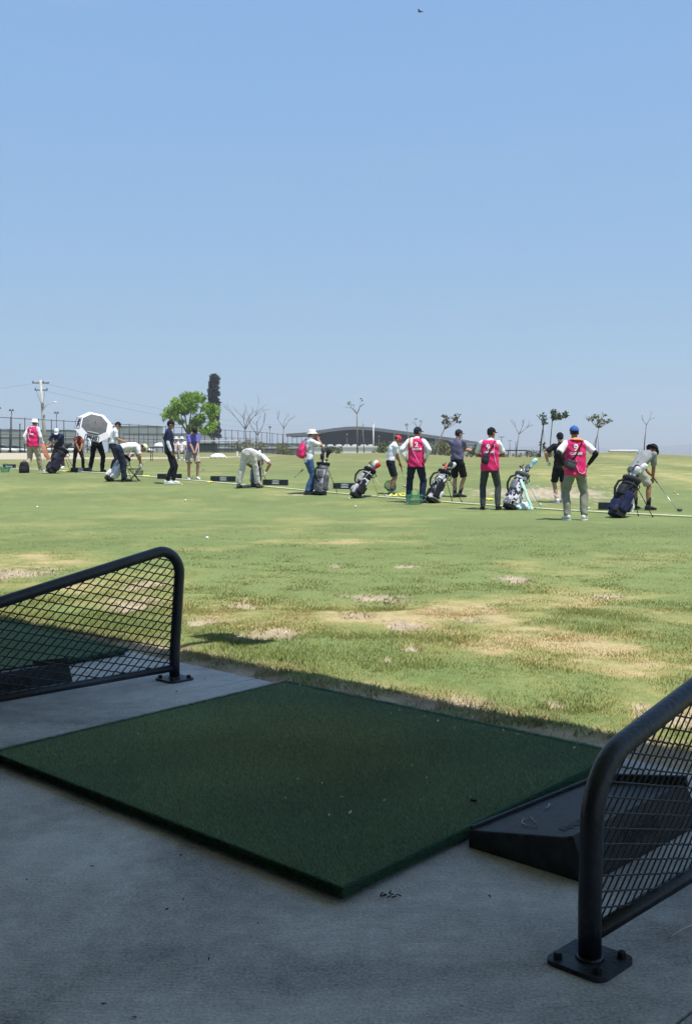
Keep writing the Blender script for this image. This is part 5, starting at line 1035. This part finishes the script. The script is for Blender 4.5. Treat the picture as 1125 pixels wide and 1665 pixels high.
# dark column tree
d = 215; b = ground_at(348, d); root = empty('column_tree', b); tag(root, 'tall narrow dark tree rising behind the bright leafy tree', 'tree'); s = d / F
h = EYE + (V0 - 607) * s - b.z; G().tube([V(0, 0, -.2), V(0, 0, h * .5), V(0, 0, h * .97)], [.22, .14, .03], 10).obj('trunk', M_barkd, root); cl = []
for k in range(190):
    t = (k + random.random()) / 190; v = 610 + 100 * t; hw = 8.5 if v < 690 else 14; hw *= min(1, .35 + (v - 606) / 14); p = far(348 + random.uniform(-hw, hw) * .75, v, d) - b; p.y = random.uniform(-1, 1); cl.append((p, random.uniform(.22, .50)))
leaf_cloud('crown', cl, 1, 15000, .09, .28, ((.020, .027, .030), (.050, .062, .056)), root, .2)
def bare_tree(label, u, v0, d, lean, forks, r=.05, leaves=None, spread=1.0, bend=0, stakes=False, seed=1, m=None, kind='bare_sapling', fork_at=.55, base_u=None):
    rn = random.Random(seed); b = ground_at(u if base_u is None else base_u, d); s = d / F; H = EYE + (V0 - v0) * s - b.z; top_x = (u - (u if base_u is None else base_u)) * s + lean * s
    root = empty(kind, b); tag(root, label, 'tree', 'saplings along the range'); m = m or M_bark; tr = G(); tw = G(); ends = []
    f = V(top_x * fork_at, 0, H * fork_at); tr.tube([V(0, 0, -.15), V(top_x * fork_at * .4 + bend * s, 0, H * fork_at * .5), f], [r, r * .85, r * .7], 8)
    def br(p, dr, L, rr, dep):
        q = p + dr * L; mid = p + dr * (L * .5) + V(rn.uniform(-.06, .06) * L, rn.uniform(-.06, .06) * L, rn.uniform(-.02, .05) * L)
        (tr if dep == 0 else tw).tube([p, mid, q], [rr, rr * .8, rr * .55], 6)
        if dep < 2:
            for k in range(rn.choice((2, 2, 3))):
                a = rn.uniform(-.75, .75) * spread; nd = V(dr.x * math.cos(a) - dr.z * math.sin(a), dr.y + rn.uniform(-.4, .4), dr.x * math.sin(a) + dr.z * math.cos(a)).normalized(); nd.z = max(nd.z, .12); br(p.lerp(q, rn.uniform(.6, 1)), nd, L * rn.uniform(.5, .75), rr * .5, dep + 1)
        else: ends.append(q)
        if dep == 1: ends.append(q)
    for a in forks: 
        dr = V(math.sin(R(a)), rn.uniform(-.25, .25), math.cos(R(a))).normalized(); br(f, dr, (H - f.z) * rn.uniform(.50, .62) / max(.45, dr.z) * (.8 if abs(a) > 40 else 1), r * .52, 0)
    tr.obj('trunk', m, root); tw.obj('crown', m, root)
    if leaves:
        n, sz, cols, spots = leaves
        cl = [(far(uu, vv, d + rn.uniform(-.2, .2)) - b, rr * s) for uu, vv, rr in spots]
        for p, rr in cl: tw2 = None
        leaf_cloud('leaves', cl, 1, n, sz * .35, sz, cols, root, .4)
        g = G()
        for p, rr in cl: g.tube([f, f.lerp(p, .5) + V(0, 0, -.05), p], [r * .4, r * .25, r * .12], 5)
        g.obj('branch', m, root)
    if stakes:
        for sx in (-1, 1): tag(G().tube([V(sx * .28, -.05, -.1) + b, V(f.x * .75, 0, f.z * .78) + b], .018, 6).obj('tree_stake', M_bark), 'thin wooden stake propping the sapling right of the blue capped caddie', 'stake', 'stakes of the propped sapling')
DL = ((.035, .050, .022), (.10, .13, .05)); RL = ((.10, .04, .022), (.09, .11, .045)); OL = ((.12, .14, .05), (.22, .24, .09))
bare_tree('tall bare forked tree left of the bending player', 398, 652, 82, -2, (-38, -10, 16, 34), .062, seed=3, fork_at=.48, base_u=402, m=mat('bark_grey', (.15, .15, .15), .9))
bare_tree('bare branching tree above the bending player', 421, 664, 86, 2, (-30, -4, 26), .060, seed=8, fork_at=.42, base_u=416, m=mat('bark_grey', (.13, .13, .13), .9))
bare_tree('small bare tree at the right end of the fence', 460, 671, 90, 2, (-32, 30, 6), .045, seed=5, fork_at=.62)
bare_tree('tall slim sapling with two curved bare arms in front of the arched roof', 580, 648, 76, 0, (-42, 22), .055, leaves=(40, .10, DL, [(568, 655, 2), (588, 650, 2), (574, 658, 1.5)]), seed=12, fork_at=.72, base_u=581)
bare_tree('thin straight bare sapling beside the pale pole', 590, 688, 78, -1, (-8, 10), .035, seed=14, fork_at=.8, base_u=592)
bare_tree('thin leaning sapling tip behind the caddie with the cream towel', 662, 688, 84, -2, (-20, 12), .03, seed=15, fork_at=.8, base_u=668, leaves=(20, .08, DL, [(660, 690, 1.5)]))
bare_tree('pair of slender stems above the cap of the caddie with the cream towel', 678, 680, 84, 0, (-8, 24), .03, seed=16, fork_at=.6, leaves=(30, .08, DL, [(676, 681, 1.6), (684, 685, 1.6)]))
bare_tree('leaning sapling with tufts of reddish leaves between two players', 727, 673, 76, 5, (10, 40), .060, leaves=(110, .19, RL, [(723, 676, 2.2), (726, 683, 2.6), (730, 687, 2.5), (738, 680, 2.3), (744, 676, 2.6), (741, 683, 2), (722, 687, 2), (747, 684, 1.6)]), seed=17, fork_at=.62, base_u=706)
bare_tree('bare forked sapling between the pylons and the tall leafy sapling', 845, 681, 80, 2, (-26, 24, 50), .050, seed=19, fork_at=.60, base_u=838, m=mat('bark_grey', (.20, .20, .20), .9))
bare_tree('dark slim sapling with a few leaf tufts left of the tall leafy sapling', 883, 672, 75, 2, (-16, 20), .060, leaves=(90, .17, DL, [(882, 675, 2.6), (885, 680, 2), (883, 687, 1.8), (887, 686, 2), (880, 722, 2.6), (884, 724, 2)]), seed=20, fork_at=.72, base_u=877, m=M_barkd)
bare_tree('tall thin sapling with dark leaf clumps blown to the right', 899, 664, 75, 0, (-4, 30), .040, leaves=(190, .20, DL, [(899, 666, 2), (899, 671, 2.6), (902, 676, 3.4), (907, 677, 3.2), (900, 680, 2.4), (916, 676, 3), (919, 674, 2), (910, 680, 2)]), seed=21, fork_at=.78, base_u=893)
bare_tree('staked sapling with a loose leafy crown right of the blue capped caddie', 973, 670, 72, 4, (-40, -12, 12, 42), .042, leaves=(150, .17, OL, [(957, 681, 2), (963, 680, 2.3), (969, 676, 2.6), (975, 682, 2.6), (981, 673, 2), (988, 684, 2), (973, 690, 2.2), (980, 687, 2), (993, 683, 1.6)]) , seed=22, fork_at=.60, base_u=966, stakes=True)
bare_tree('bare sapling forked like a letter Y behind the bucket hat golfer', 1050, 671, 73, 2, (-34, 30), .042, seed=26, fork_at=.70, base_u=1046)
def shrub(label, u, v0, w, d, cols, n=420, group='shrubs along the far edge of the range'):
    b = ground_at(u, d); s = d / F; hh = max(.4, EYE + (V0 - v0) * s - b.z); root = empty('shrub', b); tag(root, label, 'shrub', group); rn = random.Random(int(u * 7)); cl = [(V(rn.uniform(-.5, .5) * w * s, rn.uniform(-.4, .4) * w * s, hh * rn.uniform(.2, .85)), hh * rn.uniform(.16, .30)) for _ in range(9)]
    g = G()
    for p, r in cl: g.tube([V(0, 0, -.1), V(p.x * .4, p.y * .4, p.z * .5), p], [.03, .02, .01], 5)
    g.obj('stem', M_bark, root); leaf_cloud('foliage', cl, 1, n, hh * .045, hh * .16, cols, root, -.2)
SG = ((.06, .085, .03), (.15, .18, .065)); SY = ((.13, .13, .05), (.24, .22, .10)); SP = ((.10, .13, .08), (.20, .22, .15))
for i, (u, v0, w, d, c, lab) in enumerate(((536, 723, 16, 96, SG, 'low green shrub in front of the white wall, right of the jeans person'), (549, 727, 12, 98, SG, 'small round green shrub second along the white wall'), (617, 719, 20, 96, SG, 'bushy green shrub beside the pale pole'), (700, 722, 14, 92, SP, 'greyish shrub behind the caddie with the cream towel'), (717, 718, 18, 90, SY, 'tall yellow green shrub between the two players'), (730, 725, 14, 92, SG, 'short green shrub left of the slate purple player'), (766, 724, 16, 92, SG, 'green shrub right of the slate purple player'), (776, 727, 12, 92, SP, 'pale shrub left of the caddie in tights'), (862, 731, 16, 100, SP, 'pale round shrub at the end of the black rail'), (872, 733, 10, 96, SG, 'small green shrub left of the dark slim sapling'), (893, 728, 20, 92, SY, 'olive shrub at the foot of the tall leafy sapling'), (822, 737, 24, 92, SY, 'dry grassy shrub under the black rail'), (842, 737, 22, 93, SY, 'dry grassy shrub at the right half of the black rail'),
                                              (402, 716, 50, 150, SY, 'wide olive shrub behind the fence and the bare trees'), (452, 719, 30, 160, SY, 'brownish shrub behind the right end of the fence'), (290, 722, 18, 125, SG, 'round green shrub behind the seated people'), (475, 730, 20, 120, SG, 'low green shrub left of the jeans person'), (150, 722, 22, 130, SY, 'dull shrub behind the umbrella'))): shrub(lab, u, v0, w, d, c)

# ------------------------------------------------------------------ far buildings
M_roofd = mat('arena_roof', (.050, .058, .068), .6, .1, .05); M_under = mat('arena_underside', (.020, .024, .030), .7); M_edge = mat('arena_edge', (.13, .145, .16), .6); M_ww = mat('white_wall', (.72, .71, .68), .8, .06, .3); M_gw = mat('grey_wall', (.36, .37, .38), .85, .1, .2)
d = 350; s = d / F; b = V((620 - U0) * s, d, tz((620 - U0) * s, d)); root = empty('arena_building', b); tag(root, 'long low building with a dark arched roof on the horizon', 'building')
def pu(u, v, dd=0): q = far(u, v, d); return V(q.x - b.x, dd, q.z - b.z)
top = [(468, 706), (500, 704), (520, 700.5), (545, 697), (565, 695), (580, 694.6), (600, 695.6), (625, 698.5), (660, 703), (700, 708.5), (740, 714), (775, 720), (800, 725)]
def arch(y0, y1, th, m, name, dv=0):
    vs = []; fs = []
    for u, v in top:
        for (dy, dz) in ((y0, 0), (y1, 0), (y1, -th), (y0, -th)): p = pu(u, v + dv, dy); vs.append((p.x, p.y, p.z + dz))
    for i in range(len(top) - 1):
        for k in range(4): fs.append((4 * i + k, 4 * i + (k + 1) % 4, 4 * i + 4 + (k + 1) % 4, 4 * i + 4 + k))
    fs += [(0, 1, 2, 3), tuple(4 * (len(top) - 1) + k for k in (3, 2, 1, 0))]; g = G().add(vs, fs); return g.obj(name, m, root, smooth=False)
arch(-9, 34, .55, M_roofd, 'roof'); arch(-9.5, -8.99, .95, M_edge, 'roof_edge', .3)
vs = []; fs = []
for i, (u, v) in enumerate(top[1:-2]):
    for vv in (v + 4, 738): p = pu(u, vv, 2); vs.append(tuple(p))
for i in range(len(top) - 4): fs.append((2 * i, 2 * i + 2, 2 * i + 3, 2 * i + 1))
n0 = len(vs); vs2 = vs + [(x, y + .5, z) for x, y, z in vs]; fs2 = fs + [tuple(j + n0 for j in f) for f in fs]
G().add(vs2, fs2).obj('wall', M_under, root, smooth=False)
for u in (640, 662, 684, 706, 728, 748, 764): p = pu(u, 738, -7); t = np.interp(u, [a for a, _ in top], [v for _, v in top]); G().box(V(p.x, -7, (pu(u, t + 4).z) / 2), .7, .7, pu(u, t + 4).z, None, 0).obj('column', M_gw, root, smooth=False)
for u in (640, 690, 735): p = pu(u, 738, 0); G().box(V(p.x + 3, .8, 2.6), 9.5, .8, 4.2, None, 0).obj('bay_panel', M_gw, root, smooth=False)
# tents in front of the arena
for i, u in enumerate((524, 537, 551, 564, 577, 591, 603)):
    dd = 300; q = ground_at(u, dd); q.z = EYE - .3; r_ = empty('marquee', q); tag(r_, 'pale marquee in the row in front of the arched roof, ' + ('first from the left', 'second from the left', 'third from the left', 'the middle one', 'third from the right', 'second from the right', 'last on the right')[i], 'marquee', 'marquees before the arched building'); w = 13.2 * dd / F
    G().box(V(0, 0, 1.2), w, 2.2, 2.6, None, 0).obj('wall', M_gw, r_, smooth=False); G().loft([(V(0, 0, 2.5), V(1, 0, 0), V(0, 1, 0), w * .53, 1.4), (V(0, 0, 2.9), V(1, 0, 0), V(0, 1, 0), w * .44, 1.0), (V(0, 0, 3.2), V(1, 0, 0), V(0, 1, 0), w * .3, .5), (V(0, 0, 3.3), V(1, 0, 0), V(0, 1, 0), w * .04, .1)], 16, power=3).obj('roof', mat('tent_roof', (.36, .37, .39), .7), r_)
def low_wall(label, u0, u1, v0, d, m, name='low_wall', thick=.3, cap=None, group=None):
    a, c = ground_at(u0, d), ground_at(u1, d); z = EYE - .6; h = EYE + (V0 - v0) * d / F - z; r_ = empty(name, V((a.x + c.x) / 2, d, z)); tag(r_, label, 'wall' if 'wall' in name else 'building', group)
    G().box(V(0, 0, h / 2), c.x - a.x, thick, h, None, 0).obj('wall', m, r_, smooth=False)
    G().box(V(0, 0, h + .06), c.x - a.x + .2, thick + .2, .12, None, 0).obj('coping' if 'wall' in name else 'roof', cap or m, r_, smooth=False)
low_wall('bright white low wall at the far edge of the lawn under the arched roof', 507, 634, 727.5, 105, M_ww); low_wall('bright white low wall right of the red cap', 622, 664, 727.5, 112, M_ww); low_wall('long pale grey wall behind the shrubs under the arched roof', 640, 770, 722, 180, M_gw)
M_sh = mat('shed_wall', (.30, .32, .31), .85, .25, .25, col2=(.20, .24, .19)); M_shr = mat('shed_dark_roof', (.14, .155, .17), .7)
for u0, u1, v0, d, m, c, lab in ((-40, 118, 700, 260, M_sh, M_shr, 'long low dark roofed shed behind the fence at the far left'), (-30, 60, 710, 220, M_sh, M_ww, 'low shed with a white roof edge behind the walking caddie'), (88, 132, 712, 215, M_sh, M_ww, 'low shed with a white roof edge left of the umbrella'), (180, 262, 694, 280, M_sh, M_shr, 'dark roofed shed behind the fence between umbrella and navy player'), (205, 350, 706, 240, M_gw, M_shr, 'long grey shed behind the leafy tree'), (330, 500, 722, 230, M_sh, M_shr, 'long dark shed behind the bare trees'), (352, 505, 729, 190, mat('dim_wall', (.13, .13, .13), .9), M_ww, 'low dark building with a white roof line behind the bending player')): low_wall(lab, u0, u1, v0, d, m, 'far_shed', 6, c, 'sheds behind the fence')
def parked_car(u, d, w, lab, col=(.70, .70, .70)):
    q = ground_at(u, d); r_ = empty('parked_car', V(q.x, q.y, EYE + .25), R(random.uniform(-6, 6))); tag(r_, lab, 'car', 'cars parked behind the fence'); L = w * d / F
    def sec(rows): return [(V(x, 0, z), V(0, 1, 0), V(0, 0, 1), wy, hz) for x, z, wy, hz in rows]
    G().loft(sec([(-L * .5, .62, .6, .18), (-L * .46, .62, .82, .30), (-L * .1, .64, .88, .34), (L * .3, .62, .86, .30), (L * .49, .56, .75, .22), (L * .5, .55, .6, .14)]), 14, power=4).obj('body', fab(col, .3), r_)
    G().loft(sec([(-L * .40, 1.0, .6, .1), (-L * .30, 1.18, .68, .28), (0, 1.22, .70, .30), (L * .12, 1.16, .68, .26), (L * .26, .98, .6, .08)]), 14, power=4).obj('cabin', fab((.03, .035, .04), .2), r_)
    G().loft(sec([(-L * .29, 1.47, .5, .02), (-L * .1, 1.51, .62, .03), (L * .1, 1.45, .5, .02)]), 12, power=4).obj('roof', fab(col, .3), r_)
    for x in (-.30, .31):
        for y in (-.80, .80): G().loft([(V(x * L, y - .1, .33), V(1, 0, 0), V(0, 0, 1), .33, .33), (V(x * L, y + .1, .33), V(1, 0, 0), V(0, 0, 1), .33, .33)], 14).obj('wheel', M_blackp, r_)
for u, d, w, col, lab in ((8, 185, 40, (.7, .7, .7), 'white car parked behind the fence at the far left'), (27, 190, 38, (.55, .57, .6), 'silver car parked behind the fence left of the walking caddie'), (88, 180, 40, (.7, .7, .7), 'white car parked behind the fence right of the utility pole'), (113, 186, 36, (.72, .72, .72), 'white car parked behind the fence left of the umbrella'), (232, 190, 38, (.7, .7, .71), 'white car parked behind the fence right of the pale yellow cap'), (384, 205, 34, (.7, .7, .7), 'white car parked behind the first bare tree'), (436, 210, 34, (.68, .68, .68), 'white car parked behind the bending player'), (476, 210, 30, (.7, .7, .7), 'white car parked left of the arched building')): parked_car(u, d, w, lab, col)
# black rail at the edge of the mound
d = 88; r_ = empty('black_railing', ground_at(836, d)); tag(r_, 'low black railing on the skyline right of the caddie in tights', 'railing'); s = d / F; z1 = EYE + (V0 - 732.5) * s - r_.location.z
G().box(V(0, 0, z1), 42 * s, .06, .09, None, 0).obj('top_bar', M_fence, r_, smooth=False)
for x in (-20.5, -10.5, 20.5): G().box(V(x * s, 0, z1 / 2 - .05), .08, .06, z1, None, 0).obj('post', M_fence, r_, smooth=False)
d = 95; q = ground_at(921, d); 
r_ = empty('white_van', V((926 - U0) / F * 130, 130, EYE - .6)); tag(r_, 'small white vehicle roof on the skyline left of the blue capped caddie', 'van'); G().box(V(0, 0, .55), 1.5, 3, 1.0, None, .12).obj('body', M_white, r_); G().box(V(0, .2, 1.1), 1.2, 1.8, .35, None, .1).obj('cab', M_white, r_)

# ------------------------------------------------------------------ mountains and air
mu = np.linspace(-700, 1900, 240); md = np.linspace(4800, 6800, 24); MU, MD = np.meshgrid(mu, md)
ridge = np.interp(MU, [-700, 200, 500, 700, 800, 860, 910, 960, 1010, 1060, 1125, 1250, 1400, 1600, 1900], [2, 3, 3, 6, 9, 13, 14.5, 12.5, 9, 12, 17, 22, 19, 14, 9])
t = (MD - 4800) / 2000; prof = np.sin(np.pi * np.clip(t, 0, 1)) ** .8
mx = (MU - U0) / F * MD; hz_ = ridge / F * 5800 * prof * (.86 + .28 * fbm(mx / 320, MD / 320, 61)) ; mz = EYE - 12 + 12 * prof + hz_
n0, n1 = MU.shape; ii = (np.arange(n0 - 1)[:, None] * n1 + np.arange(n1 - 1)[None, :]).ravel()
tag(link('mountains', mesh_np('mountains', np.stack([mx.ravel(), MD.ravel(), mz.ravel()], 1), quads=np.stack([ii, ii + 1, ii + n1 + 1, ii + n1], 1), smooth=True), mat('mountain_scrub', (.075, .085, .06), .95, .3, .004)), kind='structure')
HZ = 95.0
bm = bmesh.new(); bmesh.ops.create_cube(bm, size=1)
for v in bm.verts: v.co = V(v.co.x * 17000, v.co.y * 17000, (v.co.z + .5) * (HZ + 16) - 16)
me = bpy.data.meshes.new('haze'); bm.to_mesh(me); bm.free(); hm = bpy.data.materials.new('haze_air'); hm.use_nodes = True; t_ = hm.node_tree; t_.nodes.clear()
ho = t_.nodes.new('ShaderNodeOutputMaterial'); hv = t_.nodes.new('ShaderNodeVolumePrincipled'); hv.inputs['Color'].default_value = (.95, .98, 1.0, 1); hv.inputs['Density'].default_value = HAZE; hv.inputs['Anisotropy'].default_value = .2
t_.links.new(hv.outputs[0], ho.inputs['Volume']); tag(link('haze', me, hm), kind='stuff')
print('SCRIPT DONE', len(bpy.data.objects), sum(len(o.data.polygons) for o in bpy.data.objects if o.type == 'MESH'))
